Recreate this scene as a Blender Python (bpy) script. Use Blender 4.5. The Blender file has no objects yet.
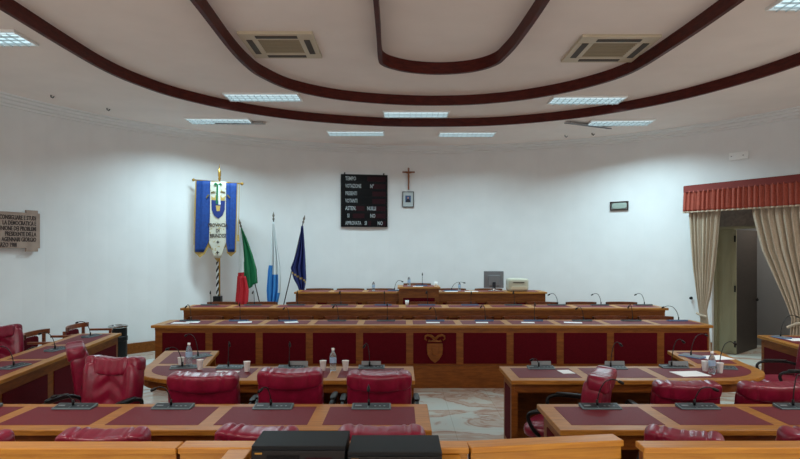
import bpy, bmesh, math, random
from mathutils import Vector, Matrix
random.seed(7)
C = bpy.context.scene.collection
scene = bpy.context.scene
PI = math.pi
# ------------------------------------------------------------------ camera
CAMZ = 1.95; F = 600.0; HORIZON = 252.0
cam = bpy.data.cameras.new('camera'); camo = bpy.data.objects.new('camera', cam); C.objects.link(camo)
camo.location = (0, 0, CAMZ); camo.rotation_euler = (PI/2, 0, 0)
cam.sensor_width = 36; cam.lens = 36*F/800; cam.shift_y = (HORIZON-229.5)/800
cam.clip_start = 0.05
scene.camera = camo
# ------------------------------------------------------------------ world, exposure
w = bpy.data.worlds.new('world'); scene.world = w; w.use_nodes = True
w.node_tree.nodes['Background'].inputs[0].default_value = (0.5, 0.6, 0.7, 1)
w.node_tree.nodes['Background'].inputs[1].default_value = 0.05
scene.view_settings.view_transform = 'Standard'; scene.view_settings.look = 'None'
scene.view_settings.gamma = 1; scene.view_settings.exposure = 0.87
scene.view_settings.use_curve_mapping = False
scene.cycles.use_denoising = True
scene.cycles.max_bounces = 8; scene.cycles.diffuse_bounces = 5
LAMP_W = 10.5            # watts given by one ceiling luminaire
LAMP_COL = (0.66, 0.92, 1.0)
WARM_COL = (1.0, 0.89, 0.80)   # warm tint of the unseen fill luminaires over the public side
REAR_FILL_W = 105.0            # watts of the unseen fill light added behind the camera
CEIL = 4.40
wl = bpy.data.lights.new('window_daylight', 'AREA'); wl.shape = 'RECTANGLE'; wl.size = 8.0; wl.size_y = 1.5; wl.energy = REAR_FILL_W; wl.color = (1.0, 0.97, 0.95)  # added area fill behind the camera, lifts ceiling and walls
wo = bpy.data.objects.new('window_daylight', wl); C.objects.link(wo); wo.location = (0.5, -3.9, 1.8); wo.rotation_euler = (math.radians(100), 0, 0)
RC = (0.5, 6.85); RR = 7.32          # centre and radius of the round back wall

def lin(c):
    c = c/255.0
    return c/12.92 if c <= 0.04045 else ((c+0.055)/1.055)**2.4
def rgb(r, g, b): return (lin(r), lin(g), lin(b), 1)
# ------------------------------------------------------------------ materials
def new_mat(name, color, rough=0.5, metal=0.0, spec=0.5):
    m = bpy.data.materials.new(name); m.use_nodes = True
    b = m.node_tree.nodes['Principled BSDF']
    b.inputs['Base Color'].default_value = color; b.inputs['Roughness'].default_value = rough
    b.inputs['Metallic'].default_value = metal; b.inputs['Specular IOR Level'].default_value = spec
    return m
def noise_mat(name, c1, c2, scale=(4,4,4), rough=0.5, bump=0.0, detail=4, nscale=5, dist=0.0, ramp=(0.35,0.65), spec=0.5):
    m = new_mat(name, c1, rough, 0, spec); nt = m.node_tree; N = nt.nodes; L = nt.links; b = N['Principled BSDF']
    tc = N.new('ShaderNodeTexCoord'); mp = N.new('ShaderNodeMapping'); mp.inputs['Scale'].default_value = scale
    L.new(tc.outputs['Object'], mp.inputs['Vector'])
    n = N.new('ShaderNodeTexNoise'); n.inputs['Scale'].default_value = nscale; n.inputs['Detail'].default_value = detail
    n.inputs['Distortion'].default_value = dist
    L.new(mp.outputs[0], n.inputs['Vector'])
    r = N.new('ShaderNodeValToRGB'); r.color_ramp.elements[0].position = ramp[0]; r.color_ramp.elements[1].position = ramp[1]
    r.color_ramp.elements[0].color = c1; r.color_ramp.elements[1].color = c2
    L.new(n.outputs['Fac'], r.inputs[0]); L.new(r.outputs[0], b.inputs['Base Color'])
    if bump:
        bp = N.new('ShaderNodeBump'); bp.inputs['Strength'].default_value = bump; bp.inputs['Distance'].default_value = 0.01
        L.new(n.outputs['Fac'], bp.inputs['Height']); L.new(bp.outputs[0], b.inputs['Normal'])
    return m
M = {}
M['wood'] = noise_mat('cherry wood', rgb(146,94,32), rgb(178,121,50), (1.2,14,14), 0.38, 0.03, 6, 4, 0.6, spec=0.3)
M['wood_front'] = noise_mat('cherry wood upright boards', rgb(108,58,18), rgb(134,77,26), (1.5,10,10), 0.45, 0.03, 6, 4, 0.6, spec=0.25)
M['wood_rail'] = noise_mat('golden cherry wood of the railing', rgb(176,114,36), rgb(194,134,46), (1.0,16,16), 0.35, 0.03, 6, 4, 0.5)
M['wood_dark'] = noise_mat('dark chair wood', rgb(104,50,24), rgb(134,70,34), (3,3,14), 0.35, 0.02, 5, 4, 0.4)
M['beam'] = noise_mat('mahogany beam', rgb(62,20,16), rgb(84,30,22), (2,2,10), 0.5, 0.02, 4, 4, 0.4, spec=0.2)
M['inlay'] = noise_mat('dark red desk leather', rgb(98,20,32), rgb(108,26,38), (1,1,1), 0.55, 0.02, 6, 90, spec=0.22)
M['panel'] = noise_mat('dark red upholstered panel', rgb(74,3,14), rgb(84,6,19), (1,1,1), 0.8, 0.02, 6, 60, spec=0.1)
M['leather'] = noise_mat('burgundy leather', rgb(112,14,40), rgb(130,20,52), (1,1,1), 0.28, 0.10, 5, 14, 0.5)
M['wall'] = noise_mat('painted plaster', rgb(226,228,229), rgb(230,232,233), (1,1,1), 0.85, 0.02, 3, 2.2)
M['ceiling'] = noise_mat('ceiling plaster', rgb(236,228,223), rgb(241,233,228), (1,1,1), 0.9, 0.02, 3, 1.6)
M['black'] = new_mat('black plastic', rgb(14,14,16), 0.45, 0, 0.3)
M['black_satin'] = new_mat('black satin metal', rgb(8,12,16), 0.5, 0, 0.25)
M['console'] = new_mat('dark grey console plastic', rgb(34,40,46), 0.5, 0, 0.3)
M['console_rim'] = new_mat('light grey console rim', rgb(96,112,118), 0.5, 0, 0.3)
M['blue_plastic'] = new_mat('blue grey console plastic', rgb(92,122,160), 0.4)
M['chrome'] = new_mat('chrome', rgb(190,190,190), 0.15, 1.0)
M['white'] = new_mat('white plastic', rgb(240,243,243), 0.4)
M['paper'] = new_mat('white paper', rgb(240,244,246), 0.7)
M['grey_card'] = new_mat('grey card', rgb(126,132,136), 0.6)
M['gold'] = new_mat('brass', rgb(190,150,70), 0.3, 0.8)
M['gold_cloth'] = noise_mat('gold thread', rgb(168,140,74), rgb(190,160,92), (1,1,1), 0.6, 0.1, 4, 120)
M['stone'] = noise_mat('beige marble slab', rgb(152,132,120), rgb(168,148,134), (1,1,1), 0.5, 0.02, 5, 6)
M['letter_dark'] = new_mat('engraved letter', rgb(52,40,38), 0.7)
M['letter_white'] = new_mat('white printed letter', rgb(160,168,172), 0.6)
M['beige'] = new_mat('beige plastic', rgb(186,184,166), 0.45)
M['grey_plastic'] = new_mat('grey plastic', rgb(112,114,118), 0.45)
M['cream_paint'] = new_mat('cream painted wood', rgb(142,139,112), 0.5)
M['brown_door'] = noise_mat('dark door', rgb(50,44,40), rgb(58,50,45), (1,1,6), 0.5)
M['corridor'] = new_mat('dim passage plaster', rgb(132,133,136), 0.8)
M['curtain'] = noise_mat('cream curtain cloth', rgb(176,160,140), rgb(188,172,152), (1,1,1), 0.8, 0.05, 3, 40)
M['valance'] = noise_mat('salmon valance cloth', rgb(150,66,50), rgb(166,78,60), (1,1,1), 0.75, 0.05, 3, 40)
M['valance_band'] = new_mat('darker salmon band', rgb(118,42,36), 0.8)
M['blue_cloth'] = noise_mat('royal blue satin', rgb(2,50,120), rgb(4,60,134), (1,1,1), 0.7, 0.05, 3, 20)
M['navy'] = new_mat('navy flag cloth', rgb(22,34,96), 0.6)
M['flag_green'] = new_mat('green flag cloth', rgb(12,104,62), 0.65)
M['flag_white'] = new_mat('white flag cloth', rgb(214,220,222), 0.65)
M['flag_red'] = new_mat('red flag cloth', rgb(190,30,44), 0.65)
M['flag_sky'] = new_mat('sky blue flag cloth', rgb(52,128,196), 0.65)
M['ac'] = new_mat('ivory plastic', rgb(196,184,160), 0.5)
M['ac_grille'] = new_mat('brownish grille', rgb(150,138,114), 0.7)
M['ac_dark'] = new_mat('dark grille', rgb(70,62,54), 0.7)
M['louvre'] = new_mat('aluminium louvre', rgb(205,214,216), 0.35, 0.6)
M['screen'] = new_mat('black display panel', rgb(9,9,12), 0.5, 0, 0.15)
M['screen_cell'] = new_mat('black display cell', rgb(4,4,6), 0.5, 0, 0.15)
M['screen_red'] = new_mat('dark red display cell', rgb(40,8,16), 0.5, 0, 0.15)
M['photo_blue'] = new_mat('photo background', rgb(52,84,128), 0.5)
M['photo_mount'] = new_mat('pale picture mount', rgb(186,196,198), 0.6)
M['suit'] = new_mat('dark suit print', rgb(30,32,44), 0.6)
M['skin_print'] = new_mat('face print', rgb(180,134,110), 0.6)
M['plate_green'] = new_mat('silver green plate', rgb(168,186,178), 0.35, 0.3)
M['bottle_blue'] = new_mat('blue bottle label', rgb(150,178,210), 0.5)
M['laurel'] = new_mat('olive gold laurel thread', rgb(96,84,44), 0.7)
M['cream_cloth'] = noise_mat('cream satin with gold sprigs', rgb(196,194,180), rgb(170,150,100), (1,1,1), 0.6, 0, 2, 22, 0, (0.60,0.66))
M['steel'] = new_mat('dull steel', rgb(120,112,104), 0.4, 0.6)
def emis(name, color, s):
    m = bpy.data.materials.new(name); m.use_nodes = True; b = m.node_tree.nodes['Principled BSDF']
    b.inputs['Base Color'].default_value = (0.8,0.8,0.8,1); b.inputs['Emission Color'].default_value = color; b.inputs['Emission Strength'].default_value = s
    return m
M['tube'] = emis('lit fluorescent tubes', (0.55,0.82,0.92,1), 0.26)
def glass(name, color):
    m = new_mat(name, color, 0.05); m.node_tree.nodes['Principled BSDF'].inputs['Transmission Weight'].default_value = 0.85
    m.node_tree.nodes['Principled BSDF'].inputs['IOR'].default_value = 1.2
    return m
M['pet'] = glass('clear bottle plastic', rgb(214,226,234))
def marble():
    m = new_mat('veined marble tiles', rgb(190,200,198), 0.22); nt = m.node_tree; N = nt.nodes; L = nt.links; b = N['Principled BSDF']
    tc = N.new('ShaderNodeTexCoord'); mp = N.new('ShaderNodeMapping'); mp.inputs['Scale'].default_value = (0.9, 1.6, 1); mp.inputs['Rotation'].default_value = (0,0,0.5)
    L.new(tc.outputs['Object'], mp.inputs[0])
    n = N.new('ShaderNodeTexNoise'); n.inputs['Scale'].default_value = 0.7; n.inputs['Detail'].default_value = 8; n.inputs['Roughness'].default_value = 0.55; n.inputs['Distortion'].default_value = 1.6
    L.new(mp.outputs[0], n.inputs['Vector'])
    r = N.new('ShaderNodeValToRGB'); e = r.color_ramp.elements
    e[0].position = 0.38; e[0].color = rgb(196,206,202); e[1].position = 0.66; e[1].color = rgb(200,204,196)
    for p, c in ((0.45, rgb(200,204,198)), (0.49, rgb(170,138,122)), (0.52, rgb(194,186,176)), (0.56, rgb(186,166,152)), (0.60, rgb(202,204,196))):
        x = e.new(p); x.color = c
    L.new(n.outputs['Fac'], r.inputs[0])
    br = N.new('ShaderNodeTexBrick'); br.offset = 0; br.inputs['Scale'].default_value = 1.0; br.inputs['Mortar Size'].default_value = 0.004
    br.inputs['Brick Width'].default_value = 0.6; br.inputs['Row Height'].default_value = 0.6
    br.inputs['Color1'].default_value = (1,1,1,1); br.inputs['Color2'].default_value = (1,1,1,1); br.inputs['Mortar'].default_value = (0.8,0.78,0.74,1)
    L.new(tc.outputs['Object'], br.inputs['Vector'])
    mx = N.new('ShaderNodeMix'); mx.data_type = 'RGBA'; mx.blend_type = 'MULTIPLY'; mx.inputs[0].default_value = 1
    L.new(r.outputs[0], mx.inputs[6]); L.new(br.outputs['Color'], mx.inputs[7]); L.new(mx.outputs[2], b.inputs['Base Color'])
    return m
M['marble'] = marble()
# ------------------------------------------------------------------ mesh helpers
class MB:
    def __init__(s): s.bm = bmesh.new(); s.mi = 0
    def face(s, vs):
        try: f = s.bm.faces.new(vs); f.material_index = s.mi; return f
        except ValueError: return None
    def box(s, x0, x1, y0, y1, z0, z1, T=None):
        P = [Vector(p) for p in ((x0,y0,z0),(x1,y0,z0),(x1,y1,z0),(x0,y1,z0),(x0,y0,z1),(x1,y0,z1),(x1,y1,z1),(x0,y1,z1))]
        if T: P = [T @ p for p in P]
        v = [s.bm.verts.new(p) for p in P]
        for q in ((0,3,2,1),(4,5,6,7),(0,1,5,4),(1,2,6,5),(2,3,7,6),(3,0,4,7)): s.face([v[i] for i in q])
        return s
    def cbox(s, c, d, T=None): return s.box(c[0]-d[0]/2, c[0]+d[0]/2, c[1]-d[1]/2, c[1]+d[1]/2, c[2]-d[2]/2, c[2]+d[2]/2, T)
    def prism(s, poly, z0, z1, T=None):
        P0 = [Vector((x,y,z0)) for x,y in poly]; P1 = [Vector((x,y,z1)) for x,y in poly]
        if T: P0 = [T @ p for p in P0]; P1 = [T @ p for p in P1]
        a = [s.bm.verts.new(p) for p in P0]; b = [s.bm.verts.new(p) for p in P1]; n = len(a)
        s.face(a[::-1]); s.face(b)
        for i in range(n): s.face([a[i], a[(i+1)%n], b[(i+1)%n], b[i]])
        return s
    def tube(s, pts, r, seg=8, closed=False):
        pts = [Vector(p) for p in pts]; n = len(pts); rings = []
        rs = r if isinstance(r, (list, tuple)) else [r]*n
        up = None
        for i, p in enumerate(pts):
            if closed: d = pts[(i+1)%n]-pts[i-1]
            else: d = pts[min(i+1,n-1)]-pts[max(i-1,0)]
            if d.length < 1e-9: d = Vector((0,0,1))
            d.normalize()
            if up is None:
                up = Vector((0,0,1)) if abs(d.z) < 0.9 else Vector((1,0,0))
            a = d.cross(up)
            if a.length < 1e-4: a = d.cross(Vector((0,1,0.01)))
            a.normalize(); b = a.cross(d).normalized(); up = b
            rings.append([s.bm.verts.new(p + a*math.cos(2*PI*k/seg)*rs[i] + b*math.sin(2*PI*k/seg)*rs[i]) for k in range(seg)])
        m = n if closed else n-1
        for i in range(m):
            A, B = rings[i], rings[(i+1)%n]
            for k in range(seg): s.face([A[k], A[(k+1)%seg], B[(k+1)%seg], B[k]])
        if not closed: s.face(rings[0][::-1]); s.face(rings[-1])
        return s
    def lathe(s, prof, c=(0,0,0), seg=16, T=None):
        rings = []
        for (r, z) in prof:
            ring = []
            for k in range(seg):
                p = Vector((c[0]+r*math.cos(2*PI*k/seg), c[1]+r*math.sin(2*PI*k/seg), c[2]+z))
                if T: p = T @ p
                ring.append(s.bm.verts.new(p))
            rings.append(ring)
        for A, B in zip(rings, rings[1:]):
            for k in range(seg): s.face([A[k], A[(k+1)%seg], B[(k+1)%seg], B[k]])
        s.face(rings[0][::-1]); s.face(rings[-1]); return s
    def cushion(s, c, r, n=5, seg=(12,6,12), disp=None, T=None):
        c = Vector(c); vd = {}
        def vert(ix, iy, iz):
            k = (ix, iy, iz)
            if k in vd: return vd[k]
            q = Vector((2*ix/seg[0]-1, 2*iy/seg[1]-1, 2*iz/seg[2]-1))
            q = Vector([math.copysign(math.sin(abs(t)*PI/2)**0.9, t) for t in q])
            l = (abs(q.x)**n+abs(q.y)**n+abs(q.z)**n)**(1.0/n)
            u = q/l; p = Vector((u.x*r[0], u.y*r[1], u.z*r[2]))
            if disp: p = p + Vector(disp(u, p))
            p = p + c
            if T: p = T @ p
            vd[k] = s.bm.verts.new(p); return vd[k]
        X, Y, Z = seg
        for iy, flip in ((0,0),(Y,1)):
            for i in range(X):
                for k in range(Z):
                    f = [vert(i,iy,k), vert(i+1,iy,k), vert(i+1,iy,k+1), vert(i,iy,k+1)]; s.face(f[::-1] if flip else f)
        for ix, flip in ((0,1),(X,0)):
            for j in range(Y):
                for k in range(Z):
                    f = [vert(ix,j,k), vert(ix,j+1,k), vert(ix,j+1,k+1), vert(ix,j,k+1)]; s.face(f[::-1] if flip else f)
        for iz, flip in ((0,1),(Z,0)):
            for i in range(X):
                for j in range(Y):
                    f = [vert(i,j,iz), vert(i+1,j,iz), vert(i+1,j+1,iz), vert(i,j+1,iz)]; s.face(f[::-1] if flip else f)
        return s
    def grid(s, rows, matfn=None):
        V = [[s.bm.verts.new(p) for p in row] for row in rows]
        for i in range(len(V)-1):
            for j in range(len(V[0])-1):
                if matfn: s.mi = matfn(i, j)
                s.face([V[i][j], V[i][j+1], V[i+1][j+1], V[i+1][j]])
        return s
    def build(s, name, mat, parent=None, bevel=0, smooth=False, world=False, solid=0, subsurf=0):
        if world and parent is not None:
            T = (Matrix.Translation(parent.location) @ Matrix.Rotation(parent.rotation_euler.z, 4, 'Z')).inverted()
            s.bm.transform(T)
        bmesh.ops.recalc_face_normals(s.bm, faces=s.bm.faces)
        me = bpy.data.meshes.new(name); s.bm.to_mesh(me); s.bm.free()
        for m in (mat if isinstance(mat, (list, tuple)) else [mat]): me.materials.append(m)
        if smooth:
            for p in me.polygons: p.use_smooth = True
        o = bpy.data.objects.new(name, me); C.objects.link(o)
        if parent is not None: o.parent = parent
        if solid:
            md = o.modifiers.new('thickness', 'SOLIDIFY'); md.thickness = solid; md.offset = 0
        if bevel:
            md = o.modifiers.new('bevel', 'BEVEL'); md.width = bevel; md.segments = 2; md.limit_method = 'ANGLE'; md.angle_limit = math.radians(40)
        if subsurf:
            md = o.modifiers.new('sub', 'SUBSURF'); md.levels = subsurf; md.render_levels = subsurf
        return o
def tag(o, label=None, cat=None, group=None, kind=None):
    if label: o['label'] = label
    if cat: o['category'] = cat
    if group: o['group'] = group
    if kind: o['kind'] = kind
    return o
def thing(name, label, cat, loc=(0,0,0), rz=0, group=None):
    o = bpy.data.objects.new(name, None); C.objects.link(o); o.location = loc; o.rotation_euler = (0,0,rz); o.empty_display_size = 0.1
    return tag(o, label, cat, group)
def struct(mb, name, mat, **k):
    o = mb.build(name, mat, **k); o['kind'] = 'structure'; return o
def copy_tree(o, loc, rz, label, group=None, scale=None):
    def rec(src, par):
        c = src.copy(); C.objects.link(c); c.parent = par
        for ch in kids.get(src, []): rec(ch, c)
        return c
    kids = {}
    for q in list(C.objects):
        if q.parent: kids.setdefault(q.parent, []).append(q)
    r = rec(o, None); r.location = loc; r.rotation_euler = (0,0,rz); r['label'] = label
    if group: r['group'] = group
    if scale: r.scale = scale
    return r
def text_mesh(txt, size, name, mat, parent, loc, rot=(PI/2,0,0), align='CENTER', extrude=0.002, xs=1.0, bold=0.0):
    cu = bpy.data.curves.new('t', 'FONT'); cu.body = txt; cu.size = size; cu.align_x = align; cu.align_y = 'CENTER'; cu.extrude = extrude; cu.resolution_u = 2; cu.offset = bold
    to = bpy.data.objects.new('t', cu); C.objects.link(to)
    bpy.context.view_layer.update()
    me = bpy.data.meshes.new_from_object(to.evaluated_get(bpy.context.evaluated_depsgraph_get()))
    bpy.data.objects.remove(to); bpy.data.curves.remove(cu)
    me.materials.clear(); me.materials.append(mat); me.name = name
    o = bpy.data.objects.new(name, me); C.objects.link(o); o.parent = parent; o.location = loc; o.rotation_euler = rot; o.scale = (xs,1,1)
    return o
def at(px, py, z):        # point of the horizontal plane z seen at this place of the photograph
    d = (CAMZ-z)*F/(py-HORIZON); return Vector(((px-400)/F*d, d, z))
def wall_y(px):           # depth where the view direction px meets the round wall
    k = (px-400)/F; a = k*k+1; b = -2*(k*RC[0]+RC[1]); c = RC[0]**2+RC[1]**2-RR**2
    return (-b+math.sqrt(b*b-4*a*c))/(2*a)
def on_wall(px, py, inset=0.0):
    y = wall_y(px); x = (px-400)/F*y; z = CAMZ-(py-HORIZON)/F*y
    th = math.atan2(x-RC[0], y-RC[1])
    return Vector((x-math.sin(th)*inset, y-math.cos(th)*inset, z)), -th
def cpt(th, r=RR): return (RC[0]+r*math.sin(th), RC[1]+r*math.cos(th))
ORD = ['first','second','third','fourth','fifth','sixth','seventh','eighth','ninth','tenth','eleventh','twelfth']

# ================================================================== STRUCTURE
XL = RC[0]-RR; XR = RC[0]+RR; YB = -4.0
arc = [cpt(math.radians(a)) for a in range(-90, 91, 3)]
outline = [(XL, YB)] + arc + [(XR, YB)]
out2 = [(XL-0.1, YB-0.1), (XL-0.1, 14.3), (XR+3.0, 14.3), (XR+3.0, YB-0.1)]
struct(MB().prism([(XL-0.1,YB-0.1),(XR+3,YB-0.1),(XR+3,14.4),(XL-0.1,14.4)], -0.1, 0.0), 'floor', M['marble'])
struct(MB().prism([(XL-0.1,YB-0.1),(XR+3,YB-0.1),(XR+3,14.4),(XL-0.1,14.4)], CEIL, CEIL+0.1), 'ceiling', M['ceiling'])
# round back wall with the curtained doorway
y1 = wall_y(712); y2 = wall_y(806)
TH1 = math.atan2((312/F)*y1-RC[0], y1-RC[1]); TH2 = math.atan2((406/F)*y2-RC[0], y2-RC[1]); ZO = 2.76
ths = [math.radians(a) for a in range(-90, 91, 3)] + [TH1, TH2]; ths = sorted(ths)
mb = MB()
for a, b in zip(ths, ths[1:]):
    if b-a < 1e-6: continue
    z0 = ZO if (a >= TH1-1e-6 and b <= TH2+1e-6) else 0.0
    p, q = cpt(a), cpt(b); p2, q2 = cpt(a, RR+0.14), cpt(b, RR+0.14)
    mb.prism([p, q, q2, p2], z0, CEIL)
bmesh.ops.remove_doubles(mb.bm, verts=mb.bm.verts, dist=1e-5)
struct(mb, 'wall_back', M['wall'])
struct(MB().box(XL-0.14, XL, YB, RC[1], 0, CEIL), 'wall_left', M['wall'])
struct(MB().box(XR, XR+0.14, YB, RC[1], 0, CEIL), 'wall_right', M['wall'])
struct(MB().box(XL-0.14, XR+0.14, YB-0.14, YB, 0, CEIL), 'wall_front', M['wall'])
for k, x in enumerate((-2.4, 0.5, 3.4)):  # unseen frames added to go with the rear fill light
    m = MB(); 
    for (a,b,c,d) in ((-1.3,1.3,1.0,1.06),(-1.3,1.3,2.54,2.6),(-1.3,-1.24,1.06,2.54),(1.24,1.3,1.06,2.54),(-.03,.03,1.06,2.54)): m.box(x+a,x+b,YB,YB+.05,c,d)
    struct(m, 'window_%d' % (k+1), M['cream_paint'])
# passage behind the doorway
A = Vector(cpt(TH1, RR+0.14)); B = Vector(cpt(TH2, RR+0.14)); D = (B-A).normalized(); Nn = Vector((-D.y, D.x))
if Nn.dot(Vector((1,1))) < 0: Nn = -Nn
def dp(s, n, z=0): p = A + D*s + Nn*n; return Vector((p.x, p.y, z))
DL = (B-A).length
mb = MB()
for (s0, s1, n0, n1) in ((-0.7,-0.6,0,1.7), (DL+0.5, DL+0.6, 0, 1.7), (-0.7, DL+0.6, 1.6, 1.7), (-0.6,0.0,0.0,0.06)):
    mb.prism([tuple(dp(s0,n0)[:2]), tuple(dp(s1,n0)[:2]), tuple(dp(s1,n1)[:2]), tuple(dp(s0,n1)[:2])], 0, CEIL)
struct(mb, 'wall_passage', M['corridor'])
la = bpy.data.lights.new('passage_lamp', 'AREA'); la.size = 0.3; la.energy = 16; la.color = (1.0, 0.93, 0.8)  # unseen fill light added to brighten the dark passage
lo = bpy.data.objects.new('passage_lamp', la); C.objects.link(lo); q = dp(DL*0.6, 0.9, 3.2); lo.location = q
# cornice
mb = MB(); prof = [(0.0,-0.13),(0.05,-0.13),(0.06,-0.10),(0.12,-0.09),(0.14,-0.055),(0.22,-0.05),(0.24,-0.02),(0.34,-0.02),(0.35,0.0)]
path = [(XL, YB, 1, 0)] + [(cpt(math.radians(a))[0], cpt(math.radians(a))[1], -math.sin(math.radians(a)), -math.cos(math.radians(a))) for a in range(-90,91,3)] + [(XR, YB, -1, 0)]
mb.grid([[Vector((x+nx*i, y+ny*i, CEIL+dz)) for (i, dz) in prof] for (x, y, nx, ny) in path])
struct(mb, 'trim_1', M['wall'])
# wooden baseboard along the wall
def sweep(pts, wd, z0, z1, name, mat):
    mb = MB()
    for (p, q) in zip(pts, pts[1:]): mb.prism([p[0], q[0], q[1], p[1]], z0, z1)
    bmesh.ops.remove_doubles(mb.bm, verts=mb.bm.verts, dist=1e-5)
    return struct(mb, name, mat)
sweep([((XL, YB), (XL+0.03, YB))] + [(cpt(a), cpt(a, RR-0.03)) for a in ths if a <= TH1+1e-6], 0.03, 0, 0.2, 'baseboard_left', M['wood_front'])
sweep([(cpt(a), cpt(a, RR-0.03)) for a in ths if a >= TH2-1e-6] + [((XR, YB), (XR-0.03, YB))], 0.03, 0, 0.2, 'baseboard_right', M['wood_front'])
# ceiling beams
def catmull(P, n=6):
    P = [Vector(p) for p in P]; out = []
    for i in range(len(P)-1):
        p0 = P[max(i-1,0)]; p1 = P[i]; p2 = P[i+1]; p3 = P[min(i+2,len(P)-1)]
        for k in range(n):
            t = k/n
            out.append(0.5*((2*p1)+(p2-p0)*t+(2*p0-5*p1+4*p2-p3)*t*t+(3*p1-p0-3*p2+p3)*t**3))
    out.append(P[-1]); return out
def beam(name, pts, wd=0.045, drop=0.15):
    P = catmull([(x,y,0) for x,y in pts]); mb = MB(); rows = []
    for i, p in enumerate(P):
        d = (P[min(i+1,len(P)-1)]-P[max(i-1,0)]).normalized(); n = Vector((-d.y, d.x, 0))
        a = p - n*wd; b = p
        rows.append([Vector((a.x,a.y,CEIL+.0)), Vector((a.x,a.y,CEIL-drop)), Vector((b.x,b.y,CEIL-drop)), Vector((b.x,b.y,CEIL+.0))])
    mb.grid(rows)
    return struct(mb, name, M['beam'])
beam('trim_2', [(-3.8,-3.9),(-3.8,1),(-3.8,4),(-3.8,5.7),(-3.8,6.8),(-3.77,7.6),(-3.64,8.25),(-3.33,9.0),(-2.65,9.85),(-1.7,10.52),(-.53,10.93),(.5,11.04),(1.83,10.9),(3.07,10.32),(4.0,9.45),(4.57,8.5),(4.93,7.42),(5.08,6.2),(5.1,4),(5.1,1),(5.1,-3.9)])
beam('trim_3', [(-1.95,-3.9),(-1.93,1),(-1.92,4),(-1.92,5.5),(-1.95,6.8),(-1.92,7.5),(-1.83,7.95),(-1.55,8.55),(-.9,9.1),(.05,9.4),(.9,9.42),(1.55,9.25),(2.08,8.95),(2.6,8.45),(2.98,7.75),(3.1,6.7),(3.15,5.5),(3.15,4),(3.15,1),(3.15,-3.9)])
beam('trim_4', [(-.24,-3.9),(-.24,1),(-.24,4),(-.25,6.2),(-.26,6.9),(-.26,7.2),(-.24,7.36),(-.14,7.52),(.1,7.70),(.45,7.79),(.8,7.74),(1.04,7.60),(1.2,7.38),(1.26,7.12),(1.32,6.6),(1.37,5.5),(1.37,4),(1.37,1),(1.37,-3.9)])
# stepped platforms under the rear rows
def plat_poly(y0, xa, xb, r=RR-0.035):
    P = [(xa, y0), (xb, y0)]
    ta = math.asin((xa-RC[0])/r); tb = math.asin((xb-RC[0])/r)
    for k in range(13): P.append(cpt(tb+(ta-tb)*k/12, r))
    return P
struct(MB().prism(plat_poly(8.9,-3.5,4.45), 0, 0.14), 'floor_platform', M['wood_front'])
struct(MB().prism(plat_poly(10.42,-3.4,4.4), 0.14, 0.25), 'floor_platform', M['wood_front'])
struct(MB().prism(plat_poly(11.95,-2.6,3.5), 0.25, 0.41), 'floor_platform', M['wood_front'])

# ================================================================== LUMINAIRES
def luminaire(x, y, label, rz=0, power=1.0, col=LAMP_COL):
    t = thing('ceiling_light', label, 'ceiling light', (x,y,CEIL), rz, 'fluorescent ceiling lights')
    W, H = 1.16, 0.46
    m = MB()
    for (a,b,c,d) in ((-W/2,W/2,-H/2,-H/2+.02),(-W/2,W/2,H/2-.02,H/2),(-W/2,-W/2+.02,-H/2+.02,H/2-.02),(W/2-.02,W/2,-H/2+.02,H/2-.02)): m.box(a,b,c,d,-0.03,-0.001)
    m.build('frame', M['white'], t)
    m = MB()
    for k in range(4):
        yy = -H/2+.08+k*(H-.16)/3
        m.tube([(-W/2+.03,yy,-0.02),(W/2-.03,yy,-0.02)], 0.013, 8)
    m.box(-W/2+.02, W/2-.02, -H/2+.02, H/2-.02, -0.006, -0.002)
    m.build('fluorescent_tubes', M['tube'], t)
    m = MB()
    for k in range(1, 12): m.box(-W/2+k*W/12-.002, -W/2+k*W/12+.002, -H/2+.02, H/2-.02, -0.05, -0.034)
    for k in range(1, 4): m.box(-W/2+.02, W/2-.02, -H/2+k*H/4-.003, -H/2+k*H/4+.003, -0.05, -0.034)
    m.build('louvre', M['louvre'], t)
    la = bpy.data.lights.new('lamp_glow', 'AREA'); la.shape = 'RECTANGLE'; la.size = W-.1; la.size_y = H-.16; la.energy = LAMP_W*power; la.color = col; la.spread = math.radians(148)
    lo = bpy.data.objects.new('lamp_glow', la); C.objects.link(lo); lo.parent = t; lo.location = (0,0,-0.06)
    return t
luminaire(-4.83, 6.83, 'lit fluorescent ceiling light cut by the left edge of the picture')
luminaire(-2.15, 9.43, 'lit ceiling light right below the left air conditioner, between two beams')
luminaire(0.28, 10.60, 'lit ceiling light at the middle, between the outer and middle brown beams')
luminaire(2.99, 9.62, 'lit ceiling light below the right air conditioner, touching the outer beam')
luminaire(-0.9, 12.3, 'small lit ceiling light near the back wall, above the black voting board', 0, 1.7)
luminaire(1.38, 12.4, 'small lit ceiling light near the back wall, above right of the crucifix', 0, 1.7)
luminaire(-3.35, 11.15, 'ceiling light at left with its louvre panel hanging open, above the banner', 0.03, 4.0)
luminaire(4.14, 11.3, 'ceiling light at right with its louvre panel hanging open', -0.06, 4.4)
luminaire(4.25, 5.8, 'lit ceiling light at the top right corner of the picture')
for (x, y) in ((5.9,6.2), (-5.6,2.5), (-2.9,3.0), (4.2,1.5), (-2.9,-1.5), (6.4,2.0), (0.5,-2.0)):  # unseen luminaires added as warm fill for railing and ceiling
    luminaire(x, y, 'fluorescent ceiling light over the public side of the hall', 0, 2.6, WARM_COL)
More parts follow.
